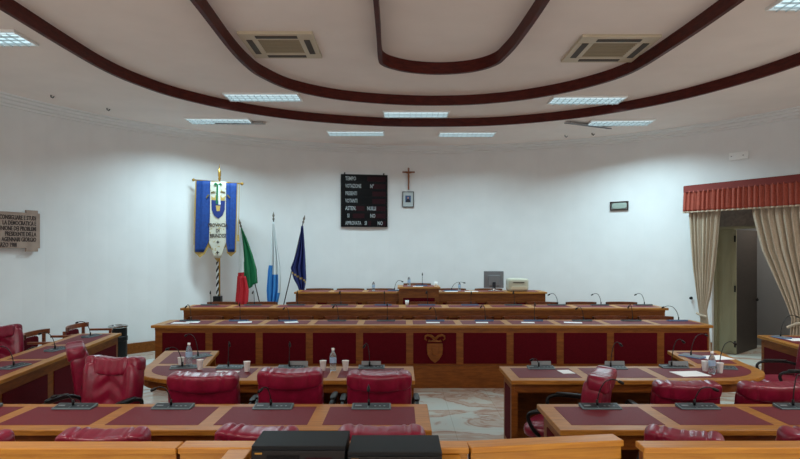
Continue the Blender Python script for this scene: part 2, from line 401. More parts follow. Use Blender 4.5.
for (x0,y0,x1,y1,lab) in ((-3.45,11.17,-2.54,11.22,'dark louvre panel hanging under the ceiling light above the banner'), (3.16,11.16,4.12,11.66,'dark louvre panel hanging under the ceiling light at right')):
    a = Vector((x0,y0,0)); b = Vector((x1,y1,0)); L = (b-a).length; t = thing('hanging_louvre', lab, 'louvre panel', (x0,y0,CEIL), math.atan2(y1-y0,x1-x0))
    m = MB(); R = Matrix.Rotation(math.radians(11),4,'X')
    m.box(0, L, 0, 0.14, -0.06, -0.045, R); m.build('panel', M['grey_plastic'], t)
    m = MB().tube([(0.03,0.02,-0.05),(0.03,0.02,0)], 0.004, 6).tube([(L-.03,0.02,-0.05),(L-.03,0.02,0)], 0.004, 6); m.build('chain', M['chrome'], t)
# cassette air conditioners
def cassette(x, y, s, label, rz=0):
    t = thing('air_conditioner', label, 'air conditioner', (x,y,CEIL), rz, 'ceiling cassette air conditioners')
    h = s/2; m = MB()
    a = h*0.56
    for (x0,x1,y0,y1) in ((-h,h,-h,-a),(-h,h,a,h),(-h,-a,-a,a),(a,h,-a,a)): m.box(x0,x1,y0,y1,-0.035,0)
    m.build('casing', M['ac'], t, bevel=0.006)
    m = MB().box(-a,a,-a,a,-0.02,-0.012)
    for k in range(9): yy = -a+.03+k*(2*a-.06)/8; m.box(-a,a,yy-.012,yy+.006,-0.032,-0.02)
    m.build('intake_grille', M['ac_grille'], t)
    for (x0,x1,y0,y1) in ((-a,a,-h*.86,-h*.70),(-a,a,h*.70,h*.86),(-h*.86,-h*.70,-a,a),(h*.70,h*.86,-a,a)):
        MB().box(x0,x1,y0,y1,-0.042,-0.034).build('air_vane', M['ac_dark'], t)
cassette(-1.39, 7.07, 0.84, 'ivory ceiling air conditioner at left, beside the middle beam')
cassette(2.5, 7.2, 0.9, 'ivory ceiling air conditioner at right of the U-shaped beam')
for (px,py,side) in ((51,95,'left, farther from the banner'),(107,108,'left, nearer the banner'),(592,133,'right, below the hanging louvre'),(565,135,'right, left of the other one')):
    p = at(px,py,CEIL); tag(MB().tube([(p.x,p.y,CEIL),(p.x,p.y,CEIL-.03),(p.x+.03,p.y,CEIL-.045),(p.x+.05,p.y,CEIL-.02)],0.009,6).build('ceiling_hook', M['black']), 'tiny dark hook in the ceiling at '+side, 'hook', 'ceiling hooks')

# ================================================================== DESKS
def inlay(t, x0,x1,y0,y1,z, T=None): return MB().box(x0,x1,y0,y1,z-.004,z+.0015,T).build('leather_inlay', M['inlay'], t, world=True)
def apron_bench(name, label, x0, x1, y0, y1, zf, zt, centers, pw, panels, front_z, cat='desk', group=None, plinth=0.0, ov=0.05):
    t = thing(name, label, cat, ((x0+x1)/2, (y0+y1)/2, zf), 0, group)
    MB().box(x0-ov, x1+ov, y0-ov*.6, y1, zt-.04, zt).build('desktop', M['wood'], t, bevel=0.006, world=True)
    MB().box(x0, x1, y0, y0+.03, zf, zt-.04).box(x0,x1,y0-.012,y0,zt-.075,zt-.04).build('front_board', M['wood_front'], t, bevel=0.003, world=True)
    MB().box(x0, x0+.03, y0+.03, y1-.05, zf, zt-.04).build('end_panel', M['wood_front'], t, world=True)
    MB().box(x1-.03, x1, y0+.03, y1-.05, zf, zt-.04).build('end_panel', M['wood_front'], t, world=True)
    if plinth: MB().box(x0-.02, x1+.02, y0-.03, y0-.001, zf, zf+plinth).build('plinth', M['wood_front'], t, bevel=0.004, world=True)
    for c in centers:
        inlay(t, c-pw/2, c+pw/2, y0+.09, y1-.1, zt)
        if panels: MB().box(c-panels/2, c+panels/2, y0-.004, y0+.01, front_z[0], front_z[1]).build('front_panel', M['panel'], t, world=True)
    return t
bA = apron_bench('council_bench', 'long front bench of eleven red panels with a carved emblem at its middle', -3.52, 4.44, 8.62, 9.3, 0, 0.90, [.5+.721*k for k in range(-5,6)], 0.62, 0.62, (.345,.789), plinth=0.32)
bB = apron_bench('council_bench', 'second long bench, on the step behind the front bench', -3.65, 4.47, 10.12, 10.75, 0.14, 1.007, [.41+.74*k for k in range(-5,6)], 0.62, 0.62, (.45,.83))
m = MB()
tC = thing('presidency_bench', 'highest rear bench with a raised lectern block at its middle, under the crucifix', 'desk', (0.4,12.1,0.25))
for (x0,x1,zt,y0,cs,pw) in ((-2.05,-0.02,1.163,11.8,(-1.70,-1.03,-.36),.56),(0.76,2.86,1.163,11.8,(1.12,1.8,2.48),.56),(-0.02,0.76,1.265,11.72,(.37,),.62)):
    MB().box(x0-.03, x1+.03, y0-.03, 12.42, zt-.035, zt).build('desktop', M['wood'], tC, bevel=0.005, world=True)
    MB().box(x0, x1, y0, 12.38, 0.25, zt-.035).build('body', M['wood_front'], tC, world=True) if x0==-0.02 else MB().box(x0,x1,y0,y0+.03,.25,zt-.035).box(x0,x0+.03,y0+.03,12.38,.41,zt-.035).box(x1-.03,x1,y0+.03,12.38,.41,zt-.035).build('front_board', M['wood_front'], tC, world=True)
    for c in cs:
        inlay(tC, c-pw/2, c+pw/2, y0+.07, 12.34, zt)
        MB().box(c-pw/2, c+pw/2, y0-.005, y0+.008, zt-.55, zt-.21).build('front_panel', M['panel'], tC, world=True)
# carved emblem on the front bench
tE = thing('carved_emblem', 'carved wooden shield with curling crest on the middle red panel of the front bench', 'emblem', (0.5,8.612,0.36))
sh = [(0,0.0),(0.06,0.045),(0.105,0.12),(0.115,0.2),(0.112,0.28),(-0.112,0.28),(-0.115,0.2),(-0.105,0.12),(-0.06,0.045)]
RX = Matrix.Rotation(PI/2,4,'X')
MB().prism(sh, 0, 0.025, RX).build('shield', M['wood_front'], tE, bevel=0.008)
MB().prism([(-.1,.3),(.1,.3),(.085,.335),(.05,.315),(0,.35),(-.05,.315),(-.085,.335)], 0, 0.02, RX).build('crest', M['wood_front'], tE, bevel=0.004)
for s in (-1,1):
    MB().tube([(s*.0,-.015,.34),(s*.05,-.018,.385),(s*.1,-.018,.40),(s*.135,-.018,.385),(s*.14,-.018,.345),(s*.115,-.018,.325)], [.02,.02,.017,.014,.012,.01], 8).build('scroll', M['wood_front'], tE, smooth=True)
MB().cushion((0,-.03,.17),(.045,.012,.07),3,(6,4,6)).build('boss', M['wood_front'], tE, smooth=True)

def desk_edge(z): return z
# middle desks with a rounded wing
def wing_desk(mirror, label):
    cx = 0.5
    def X(x): return (1.04+(0.14-x)*0.945) if mirror else x     # mirror about the aisle
    outer = []
    # near right corner -> near left -> round corner -> wing far -> inner corner
    pts = [(0.14,5.6),(-1.95,5.6)]
    c0 = (-1.95, 6.25)
    for k in range(1, 10):
        a = math.radians(270-k*9.4)
        pts.append((c0[0]+0.72*math.cos(a), c0[1]+0.65*math.sin(a)))
    pts += [(-2.70,6.5),(-2.86,7.3),(-2.2,7.3),(-2.04,6.3),(0.14,6.3)]
    P = [(X(x),y) for x,y in pts]
    if mirror: P = P[::-1]
    t = thing('delegates_desk', label, 'desk', (X(-1.0),5.95,0))
    MB().prism(P, 0.71, 0.75).build('desktop', M['wood'], t, bevel=0.006, world=True)
    # apron below the top, a little inside the edge
    cxm = sum(p[0] for p in P)/len(P)
    m = MB()
    path = [(0.10,5.64),(-1.95,5.64)] + [(c0[0]+0.68*math.cos(math.radians(270-k*9.4)), c0[1]+0.61*math.sin(math.radians(270-k*9.4))) for k in range(1,10)] + [(-2.66,6.5),(-2.81,7.26)]
    for (a,b) in zip(path, path[1:]):
        d = Vector((b[0]-a[0], b[1]-a[1])).normalized(); n = Vector((d.y,-d.x))*.025
        if n.y < 0 or n.x < -0.001 and False: n = -n
        m.prism([(X(a[0]),a[1]),(X(b[0]),b[1]),(X(b[0]+n.x),b[1]+n.y),(X(a[0]+n.x),a[1]+n.y)], 0.63, 0.71)
    m.build('apron', M['wood_front'], t, world=True)
    # far modesty board, end board and wing board
    MB().box(min(X(-2.04),X(.10)), max(X(-2.04),X(.10)), 6.2, 6.23, 0.02, 0.71).build('modesty_board', M['wood_front'], t, world=True)
    MB().box(min(X(.07),X(.10)), max(X(.07),X(.10)), 5.66, 6.2, 0.0, 0.71).build('end_panel', M['wood_front'], t, world=True)
    MB().box(min(X(.098),X(.106)), max(X(.098),X(.106)), 5.74, 6.14, 0.08, 0.62).build('side_panel', M['panel'], t, world=True)
    for (xx,yy) in ((-.64+.0,5.9),(-1.4,5.9),(-2.1,6.0),(-2.62,7.15),(-2.3,7.15)):
        MB().box(X(xx)-.03, X(xx)+.03, yy-.03, yy+.03, 0, 0.71).build('leg', M['wood_front'], t, world=True)
    m = MB().box(X(.1)-.03, X(.1)+.03, 5.646, 5.70, 0, 0.709); m.build('leg', M['wood_front'], t, world=True)
    MB().prism([(X(-2.72),7.2),(X(-2.22),7.2),(X(-2.22),7.23),(X(-2.72),7.23)], 0.02, .71).build('modesty_board', M['wood_front'], t, world=True)
    # leather inlays
    for (a,b) in ((.04,-.60),(-.70,-1.36)):
        inlay(t, min(X(a),X(b)), max(X(a),X(b)), 5.72, 6.2, .75)
    q = [(-1.46,5.72),(-1.95,5.72)] + [(c0[0]+0.60*math.cos(math.radians(270-k*9.4)), c0[1]+0.53*math.sin(math.radians(270-k*9.4))) for k in range(1,9)] + [(-2.56,6.32),(-2.12,6.32),(-2.05,6.2),(-1.46,6.2)]
    q = [(X(x),y) for x,y in q]; q = q[::-1] if mirror else q
    MB().prism(q, .746, .7515).build('leather_inlay', M['inlay'], t, world=True)
    q = [(-2.59,6.44),(-2.72,7.2),(-2.26,7.2),(-2.14,6.44)]; q = [(X(x),y) for x,y in q]; q = q[::-1] if mirror else q
    MB().prism(q, .746, .7515).build('leather_inlay', M['inlay'], t, world=True)
    return t
wing_desk(False, 'left middle desk with a rounded corner and wing, left of the marble aisle')
wing_desk(True, 'right middle desk with a rounded corner and wing, right of the marble aisle')
# front desks
def front_desk(x0, x1, panels, label, aisle):
    t = thing('delegates_desk', label, 'desk', ((x0+x1)/2,4.39,0))
    MB().box(x0,x1,4.04,4.74,.71,.75).build('desktop', M['wood'], t, bevel=0.006, world=True)
    MB().box(x0+.04,x1-.04,4.09,4.115,.60,.71).build('apron', M['wood_front'], t, bevel=0.003, world=True)
    MB().box(x0+.04,x1-.04,4.64,4.67,.02,.71).build('modesty_board', M['wood_front'], t, world=True)
    for e in (x0+.04, x1-.07):
        MB().box(e,e+.03,4.12,4.64,0,.71).build('end_panel', M['wood_front'], t, world=True)
    ex = (x1-.0405) if aisle > 0 else (x0+.0345)
    MB().box(ex, ex+.006, 4.22, 4.56, .08,.62).build('side_panel', M['panel'], t, world=True)
    for (a,b) in panels: inlay(t, a, b, 4.16, 4.65, .75)
    k = 0
    for (a,b) in panels[1:] if aisle<0 else panels[:-1]:
        e = (a-.05) if aisle<0 else (b+.05)
        MB().box(e-.02,e+.02,4.36,4.64,0,.71).build('support', M['wood_front'], t, world=True)
LP = [(-.54-.755*k, .11-.755*k) for k in range(5)][::-1]
front_desk(-3.72, 0.215, LP, 'left near desk with red leather tops, just beyond the railing', 1)
RP = [(1.19+.755*k, 1.84+.755*k) for k in range(4)]
front_desk(1.08, 4.25, RP, 'right near desk with red leather tops, just beyond the railing', -1)
# slanted side desks along the walls
def side_desk(far_in, near_in, wd, side, label, cat='desk'):
    a = Vector((far_in[0], far_in[1], 0)); b = Vector((near_in[0], near_in[1], 0)); L = (b-a).length
    d = (b-a).normalized(); ang = math.atan2(d.y, d.x)
    t = thing('side_desk', label, cat, (a.x,a.y,0), ang)
    # local x runs from far to near; the hall side is at y=0, the seats at y = s*wd
    s = side
    def bx(x0,x1,u0,u1,z0,z1): m = MB(); m.box(x0,x1,min(s*u0,s*u1),max(s*u0,s*u1),z0,z1); return m
    bx(0,L,0,wd,.71,.75).build('desktop', M['wood'], t, bevel=.006)
    bx(.04,L,.04,.065,0,.71).build('front_board', M['wood_front'], t)
    bx(.04,.07,.065,wd-.05,0,.71).build('end_panel', M['wood_front'], t)
    n = int(L/1.08)
    for k in range(n):
        x0 = .1+k*1.08; x1 = min(x0+.98, L-.05)
        bx(x0,x1,.1,wd-.1,.746,.7515).build('leather_inlay', M['inlay'], t)
        bx(x0+.03,x1-.03,.032,.045,.1,.6).build('front_panel', M['panel'], t)
    return t
side_desk((-4.13,8.9), (-3.66,5.0), .62, -1, 'slanted side desk along the left wall')
side_desk((5.16,8.67), (4.85,5.6), .62, 1, 'slanted side desk along the right wall, beside the curtained door')

# ================================================================== RAILING in the foreground
def rail(name, label, x0, x1, y0, y1, rz=0, z=1.0, ret=False, gap_end=0.02):
    t = thing(name, label, 'railing', (x0, y0, 0), rz, 'wooden railing pieces in the foreground'); L = x1-x0
    MB().box(0,L,0,.115,z-.032,z).build('cap', M['wood_rail'], t, bevel=.006)
    MB().box(.01,L-.01,.03,.09,0,z-.032).build('panel', M['wood_front'], t)
    MB().box(.005,L-.005,.022,.03,z-.10,z-.032).build('lip', M['wood_rail'], t)
    return t
rail('wooden_railing', 'long wooden railing piece at the left bottom edge', -3.3, -1.085, 2.90, 3.0)
r2 = rail('wooden_railing', 'wooden railing piece behind the two black recorders', -1.08, 0.335, 2.91, 3.02)
MB().box(.25,.36,-.55,-.002,.962,.995).build('return_cap', M['wood_rail'], r2, bevel=.005)
MB().box(.365,1.37,-.50,-.002,.938,.968).build('shelf', M['wood_rail'], r2, bevel=.003)
MB().box(.28,.34,-.5,0.02,0,.96).box(1.26,1.32,-.46,.02,0,.936).build('shelf_support', M['wood_front'], r2)
r3 = rail('wooden_railing', 'slightly turned wooden railing piece in front of the right aisle', .345, 1.14, 2.91, 3.02, 0)
r3.rotation_euler[2] = math.atan2(.12,.8); 
rail('wooden_railing', 'wooden railing piece at the right bottom corner', 1.185, 3.3, 2.91, 3.02)

# ================================================================== LEATHER CHAIRS
def leather_chair():
    t = thing('leather_armchair', 'x', 'chair')
    tilt = Matrix.Translation((0,-.22,.45)) @ Matrix.Rotation(math.radians(7),4,'X') @ Matrix.Translation((0,.22,-.45))
    def bd(u, p):
        x, z = p.x, p.z; dy = 0; dz = 0
        if u.y > 0.3:
            ax = abs(x)
            if ax < .15: dy -= .028*(1-(ax/.15)**6); dy += .011*math.sin(z*44+ax*34)*(1-(ax/.15)**2)
            dy -= .012*math.exp(-((ax-.155)/.012)**2)
            dy += .022*math.exp(-((ax-.215)/.04)**2)
        else:
            dy += .003*math.sin(x*26)
        dx = -x*.06*max(0, -u.z)
        return (dx, dy, dz)
    m = MB(); m.cushion((0,-.245,.68),(.272,.078,.27),7,(40,8,34),bd,tilt)
    back = m.build('backrest', M['leather'], t, smooth=True, subsurf=1)
    def hd(u, p):
        ax = abs(p.x); k = 0
        k -= .011*math.exp(-((ax-.165)/.010)**2)*(1.6 if u.y>0 else .8)
        if ax < .15: k += (.006 if u.y>0 else .0028)*math.sin(p.x*110+p.z*9)*math.sin(p.x*23+1.3)
        k -= .014*max(0,(ax-.19)/.09)**2
        v = Vector((0,p.y,p.z)).normalized()*k
        return (0, v.y, v.z - .012*math.cos(p.x*11) + .012)
    m = MB(); m.cushion((0,-.258,.905),(.277,.090,.078),6,(52,8,8),hd,tilt)
    m.build('headrest', M['leather'], back, smooth=True, subsurf=1)
    def sd(u, p):
        k = 0
        if u.z > .3: k -= .012*math.exp(-((abs(p.x)-.17)/.012)**2); k += .006*math.cos(p.y*9)
        return (0,0,k)
    m = MB(); m.cushion((0,.03,.455),(.27,.28,.065),4,(22,22,6),sd); m.build('seat', M['leather'], t, smooth=True)
    MB().box(-.2,.2,-.2,.2,.375,.40).build('seat_plate', M['black'], t)
    for s in (-1,1):
        pts = catmull([(s*.25,-.24,.50),(s*.30,-.26,.60),(s*.325,-.16,.655),(s*.33,.0,.665),(s*.325,.16,.655),(s*.31,.22,.60),(s*.29,.17,.48),(s*.22,.1,.40)],4)
        a = MB().tube(pts, .017, 8).build('armrest', M['black'], t, smooth=True)
        MB().cushion((s*.328,.01,.68),(.028,.14,.014),3,(6,10,4)).build('arm_pad', M['black'], a, smooth=True)
    MB().lathe([(.03,.10),(.03,.25),(.02,.25),(.02,.375)],seg=12).build('column', M['black'], t, smooth=False)
    for k in range(5):
        a = 2*PI*k/5+.3; c, s_ = math.cos(a), math.sin(a)
        l = MB().tube([(0,0,.115),(c*.15,s_*.15,.10),(c*.28,s_*.28,.065)],[.026,.02,.015],8).build('leg', M['black'], t, smooth=True)
        MB().tube([(c*.28-s_*.02,s_*.28+c*.02,.03),(c*.28+s_*.02,s_*.28-c*.02,.03)],.03,12).tube([(c*.28,s_*.28,.03),(c*.28,s_*.28,.07)],.008,6).build('caster', M['black'], l)
    return t
proto = leather_chair(); used = [False]
def place_chair(x, y, rz, label, sc=(1,1,1), group='burgundy leather armchairs'):
    if not used[0]:
        used[0] = True; proto.location = (x,y,0); proto.rotation_euler = (0,0,rz); proto['label'] = label; proto['group'] = group; proto.scale = sc; return proto
    return copy_tree(proto, (x,y,0), rz, label, group, sc)
R = math.radians
place_chair(-2.63, 5.12, R(170), 'large burgundy leather armchair turned to show its padded front, behind the left near desk', (1,1,1.02))
place_chair(-3.11, 6.42, R(-60), 'burgundy leather armchair seen from its side, between the left side desk and the rounded desk', (1,1,1.0))
place_chair(-1.66, 5.38, R(0), 'burgundy leather armchair left of the other two at the left middle desk', (1.08,1,.94))
place_chair(-.92, 5.38, R(-1), 'burgundy leather armchair between two others at the left middle desk, below the clear bottle', (1,1,.975))
place_chair(-.18, 5.38, R(1), 'burgundy leather armchair at the left middle desk, nearest the marble aisle', (1,1,.95))
place_chair(1.40, 5.14, R(62), 'burgundy leather armchair turned sideways at the left end of the right middle desk', (1,1,.97))
place_chair(2.42, 5.36, R(-2), 'low burgundy leather armchair seen from behind, beside the sideways armchair at right', (1,1,.87))
place_chair(3.12, 5.3, R(0), 'low wide burgundy leather armchair seen from behind, under the rounded right corner', (1.1,1,.875))
place_chair(4.52, 6.98, R(80), 'burgundy leather armchair at the right picture edge, its arm before the right side desk', (1,1,.93))
place_chair(-2.52, 3.80, R(0), 'burgundy leather armchair cut by the bottom left corner, behind the railing', (.94,1,.91))
place_chair(-1.73, 3.80, R(2), 'creased burgundy leather armchair top above the left railing, second from the left', (.94,1,.925))
place_chair(-.79, 3.80, R(-8), 'tilted burgundy leather armchair top half hidden by the left black recorder', (.9,.95,.935))
place_chair(-.11, 3.80, R(0), 'burgundy leather armchair top just behind the right black recorder', (.94,1,.94))
cr = place_chair(1.79, 3.78, R(-26), 'burgundy leather armchair top leaning above the gap in the right railing', (.78,.9,.91)); 
place_chair(2.47, 3.80, R(0), 'burgundy leather armchair cut by the bottom right edge, behind the railing', (.94,1,.93))
place_chair(-4.99, 7.66, R(-125), 'burgundy leather armchair at the left picture edge, behind the left side desk', (1,1,1.0))

# ================================================================== LOW WOODEN ARMCHAIRS
def wood_chair():
    t = thing('wooden_armchair', 'x', 'chair')
    MB().cushion((0,0,.43),(.25,.23,.035),4,(8,8,4)).build('seat', M['panel'], t, smooth=True)
    m = MB(); m.box(-.26,.26,-.235,.235,.36,.40); m.build('seat_frame', M['wood_dark'], t)
    # curved low back
    pts = [(.28*math.sin(a)*1.02, -.13-.14*math.cos(a), .755) for a in [R(-80+16*k) for k in range(11)]]
    m = MB()
    rows = []
    for p in pts:
        x,y,z = p; n = Vector((x, y+.13, 0)).normalized()*.014
        rows.append([Vector((x-n.x,y-n.y,.69)),Vector((x-n.x,y-n.y,z)),Vector((x+n.x,y+n.y,z+.0)),Vector((x+n.x,y+n.y,.69)),Vector((x-n.x,y-n.y,.69))])
    m.grid(rows); m.face([m.bm.verts[i] for i in ()]) if False else None
    b = m.build('backrest', M['wood_dark'], t, bevel=0)
    MB().cushion((0,-.262,.60),(.19,.022,.085),4,(10,4,6)).build('back_pad', M['panel'], b, smooth=True)
    for s in (-1,1):
        MB().box(s*.27-.02, s*.27+.02, -.13, .22, .63, .66).build('armrest', M['wood_dark'], t, bevel=.006)
        MB().box(s*.26-.018, s*.26+.018, .18, .215, 0, .63).build('leg', M['wood_dark'], t)
        MB().box(s*.26-.018, s*.26+.018, -.24, -.205, 0, .70).build('leg', M['wood_dark'], t)
    return t
wp = wood_chair(); wused = [False]
def place_wood(x,y,z,rz,label,group,sc=(1,1,1)):
    if not wused[0]:
        wused[0] = True; wp.location=(x,y,z); wp.rotation_euler=(0,0,rz); wp['label']=label; wp['group']=group; return
    copy_tree(wp,(x,y,z),rz,label,group,sc)
for k in range(11):
    place_wood(.5+.735*(k-5), 9.66, .14, R(180+random.uniform(-2,2)), 'low wooden armchair behind the front bench, %s from the left in its row' % ORD[k], 'wooden armchairs behind the front bench')
for k in range(11):
    place_wood(.41+.76*(k-5)*.99, 11.16, .25, R(180+random.uniform(-2,2)), 'low wooden armchair behind the second bench, %s from the left in its row' % ORD[k], 'wooden armchairs behind the second bench')
for k, x in enumerate((-1.72,-1.06,-.42)):
    place_wood(x, 12.72, .41, R(180), 'wooden armchair behind the left half of the highest bench, %s from the left' % ORD[k], 'wooden armchairs behind the highest bench')
for k, x in enumerate((1.12,1.9)):
    place_wood(x, 12.72, .41, R(180), 'wooden armchair behind the right half of the highest bench, %s' % ('left of the monitor' if k==0 else 'behind the monitor'), 'wooden armchairs behind the highest bench')
place_wood(.37, 12.76, .52, R(180), 'wooden armchair behind the raised lectern block under the crucifix', 'wooden armchairs behind the highest bench')
struct(MB().box(-.05,.8,12.46,13.1,.41,.52), 'floor_platform', M['wood_front'])
place_wood(-4.88, 9.42, 0, R(-84), 'low wooden armchair behind the left side desk, nearest the black bin', 'wooden armchairs behind the left side desk', (1.3,1,1.07))
place_wood(-5.04, 8.62, 0, R(-84), 'low wooden armchair behind the left side desk, beside the leather armchair', 'wooden armchairs behind the left side desk', (1.25,1,1.07))

# ================================================================== MICROPHONES
def mic(loc, rz, bend, h, label, group, size=(.30,.12), mat='console', s=1.0):
    t = thing('conference_microphone', label, 'microphone', loc, rz, group)
    W, Dp = size; m = MB()
    v = [(-W/2,-Dp/2,.010),(W/2,-Dp/2,.010),(W/2,Dp/2,.024),(-W/2,Dp/2,.024)]
    b = MB(); q = [b.bm.verts.new(p) for p in [(x,y,0.0) for x,y,z in v]]; w_ = [b.bm.verts.new(p) for p in v]
    b.face(q[::-1]); b.face(w_)
    for i in range(4): b.face([q[i],q[(i+1)%4],w_[(i+1)%4],w_[i]])
    b.build('console', M['console_rim'] if mat=='console' else M['blue_plastic'], t, bevel=.003)
    sl = Matrix.Rotation(math.atan2(.014,Dp),4,'X')
    MB().box(-W/2+.012,-.03,-Dp/2+.02,Dp/2-.012,.0160,.0192,sl).box(-.02,W/2-.012,-Dp/2+.02,Dp/2-.012,.0160,.0192,sl).build('keypad', M['console'] if mat=='console' else M['grey_plastic'], t)
    m = MB()
    for k in range(3): m.cbox((.03+k*.035,-.01,.0195),(.014,.012,.003),sl)
    m.cbox((-.1,.0,.0195),(.05,.02,.002),sl); m.build('buttons', M['grey_card'], t)
    bx, by = bend; p0 = Vector((-.02,.01,.016))
    pts = catmull([p0, p0+Vector((bx*.08,by*.08,h*.45)), p0+Vector((bx*.35,by*.35,h*.86)), p0+Vector((bx*.72,by*.72,h*.97)), p0+Vector((bx,by,h*.90))],5)
    MB().tube([p0, p0+Vector((0,0,.045))],.010,8).tube(pts,.0045,6).build('gooseneck', M['black'], t, smooth=True)
    e = pts[-1]; d = (pts[-1]-pts[-3]).normalized()
    MB().tube([e-d*.005,e,e+d*.02,e+d*.038,e+d*.042],[.006,.011,.0125,.011,.005],8).build('microphone_head', M['black'], t, smooth=True)
    return t
# near left desk
for x, bd, h, w_ in ((-3.24,(.1,.02),.13,'leftmost, cut off by the picture edge'),(-2.50,(-.11,-.03),.09,'before the turned armchair'),(-1.745,(-.11,-.02),.15,'below the leftmost middle armchair'),(-.975,(-.06,-.03),.15,'above the half hidden armchair'),(-.22,(0.0,-.04),.17,'nearest the marble aisle')):
    mic((x,4.615,.7515), 0, bd, h, 'grey microphone console on the left near desk, '+w_, 'microphone consoles on the near desks')
for x, bd, h, w_ in ((1.54,(.16,-.02),.21,'before the sideways armchair'),(2.29,(.13,-.03),.15,'between the two low armchairs'),(3.05,(.10,.05),.24,'at the right picture edge')):
    mic((x,4.615,.7515), 0, bd, h, 'grey microphone console on the right near desk, '+w_, 'microphone consoles on the near desks')
# middle desks
G2 = 'microphone consoles on the middle desks'
for px,py,rz,bd,h,w_ in ((184,368,R(12),(-.14,.06),.2,'at the rounded corner beside a cup'),(200,357,R(60),(.03,.22),.24,'on the wing behind the clear bottle'),(230,368,0,(0,.03),.26,'above the leftmost middle armchair'),(291,368,0,(.0,.03),.26,'right of the second cup'),(371.5,368,0,(-.05,.03),.24,'at the aisle end')):
    p = at(px,py,.7515); mic(p,rz,bd,h,'dark microphone console on the left middle desk, '+w_,G2,(.27,.12))
for px,py,rz,bd,h,mt,w_ in ((541,368.5,0,(-.05,.03),.08,'console','nearest the marble aisle'),(613,368.5,0,(.10,.02),.26,'console','behind the sideways armchair'),(674,367.5,0,(.13,.04),.28,'console','left of the large white sheet'),(722,368.5,R(-14),(.16,.1),.26,'console','at the rounded corner'),(692,357,R(-62),(.0,.26),.24,'blue','on the wing, blue grey')):
    p = at(px,py,.7515); mic(p,rz,bd,h,'microphone console on the right middle desk, '+w_,G2,(.27,.12),mt)
# rear rows
for k in range(11):
    px = 435+49*(k-5) if k<10 else 677
    x = (px-400)/F*9.12; bend = [(-.06,-.03),(.0,-.05),(-.03,.04)][k%3]; h = [.24,.28,.2][k%3]
    if k == 10: bend, h = (.0,-.0), .22
    if k == 10: bend = (-.2,0.0)
    mic((x,9.12,.9015), R(180), ((.06,.02),(0,.03),(.08,-.04))[k%3] if k<10 else (.22,0), h, 'microphone console on the long front bench, %s from the left' % ORD[k], 'microphone consoles on the front bench', (.28,.12), 'blue' if k in (1,2,5,6,7,10) else 'console')
for k in range(11):
    px = 643-43.3*(10-k); x = (px-400)/F*10.6
    mic((x,10.6,1.0085), R(180), (.14,.0) if k>7 else ((.0,.03),(.02,.02))[k%2], .2 if k>7 else .25, 'microphone console on the second bench, %s from the left' % ORD[k], 'microphone consoles on the second bench', (.30,.12), 'blue' if k in (4,5,6) else 'console')
mic((-.13,12.15,1.1645), R(180), (-.14,0), .2, 'microphone console on the highest bench, left of the lectern block', 'microphone consoles on the highest bench', (.24,.12),'blue')
mic((.43,12.1,1.2665), R(180), (0,0.02), .26, 'microphone console on the raised lectern block under the crucifix', 'microphone consoles on the highest bench', (.24,.12),'blue')
mic((1.02,12.1,1.1645), R(180), (-.24,0), .17, 'microphone console on the highest bench, right of the lectern block', 'microphone consoles on the highest bench', (.28,.12),'blue')
# side desks
for px,py,w_ in ((16,367,'nearest the picture edge'),(57,350,'between two others'),(92,336.5,'nearest the black bin')):
    p = at(px,py,.7515); mic(p, R(90-9), (.03,.22), .2, 'grey microphone console on the left side desk, '+w_, 'microphone consoles on the side desks', (.3,.12))
p = at(781,338,.7515); mic(p, R(-82), (-.06,.3), .3, 'blue grey microphone console on the right side desk', 'microphone consoles on the side desks', (.26,.12), 'blue')

# ================================================================== THINGS ON THE DESKS
def cup(px,py,z,label,sc=1.0,Y=None):
    p = at(px,py,z); pr = [(.020,0),(.0215,.003),(.031,.088),(.033,.09),(.030,.09),(.0285,.085),(.020,.006)]
    return tag(MB().lathe([(r*sc*1.1,h*sc*1.12) for r,h in pr],tuple(p),14).build('plastic_cup', M['white'], smooth=True), label, 'cup', 'white plastic cups')
for px,py,l in ((181,367,'white plastic cup at the rounded left corner, left of the bottle'),(200,369.5,'white plastic cup between the bottle and the console on the left middle desk'),(247,371.5,'white plastic cup above the leftmost middle armchair, alone'),(323,370.5,'white plastic cup just left of the bottle at the desk centre left'),(345.5,370.5,'white plastic cup just right of the bottle at the desk centre left'),(705,371,'white plastic cup just left of the bottle on the right middle desk'),(720,373,'white plastic cup just right of the bottle on the right middle desk')):
    cup(px,py,.7515,l)
p = cup(0,0,0,'x') if False else None
for (x,y,z,l) in (((407-400)/F*10.5,10.5,1.008,'small white cup on the second bench, right in front of the lectern block'),((436-400)/F*11.9,11.9,1.2655,'small white cup at the right edge of the raised lectern block')):
    tag(MB().lathe([(.022,0),(.033,.095),(.03,.095),(.02,.005)],(x,y,z),12).build('plastic_cup', M['white'], smooth=True), l, 'cup', 'white plastic cups')
def bottle(x,y,z,label,sc=1.0,tall=1.0):
    t = thing('water_bottle', label, 'bottle', (x,y,z), 0, 'clear water bottles'); s = sc
    pr = [(.028,0),(.032,.008),(.032,.05),(.029,.06),(.032,.07),(.032,.135),(.028,.155),(.016,.185),(.0125,.19),(.0125,.2)]
    MB().lathe([(r*s,h*s*tall) for r,h in pr],seg=16).build('bottle_body', M['pet'], t, smooth=True)
    MB().lathe([(.0328*s,.078*s*tall),(.0328*s,.125*s*tall)],seg=16).build('bottle_label', M['bottle_blue'], t, smooth=False)
    MB().lathe([(.0145*s,.2*s*tall),(.0145*s,.218*s*tall),(.012*s,.22*s*tall)],seg=12).build('cap', M['white'], t)
p=at(189,364.5,.7515); bottle(p.x,p.y,p.z,'clear water bottle on the rounded left wing between two cups',1.05)
p=at(333,370.5,.7515); bottle(p.x,p.y,p.z,'clear water bottle between two cups, above the armchair left of the aisle',1.03)
p=at(712,373.5,.7515); bottle(p.x,p.y,p.z,'clear water bottle between two cups on the right middle desk',1.0)
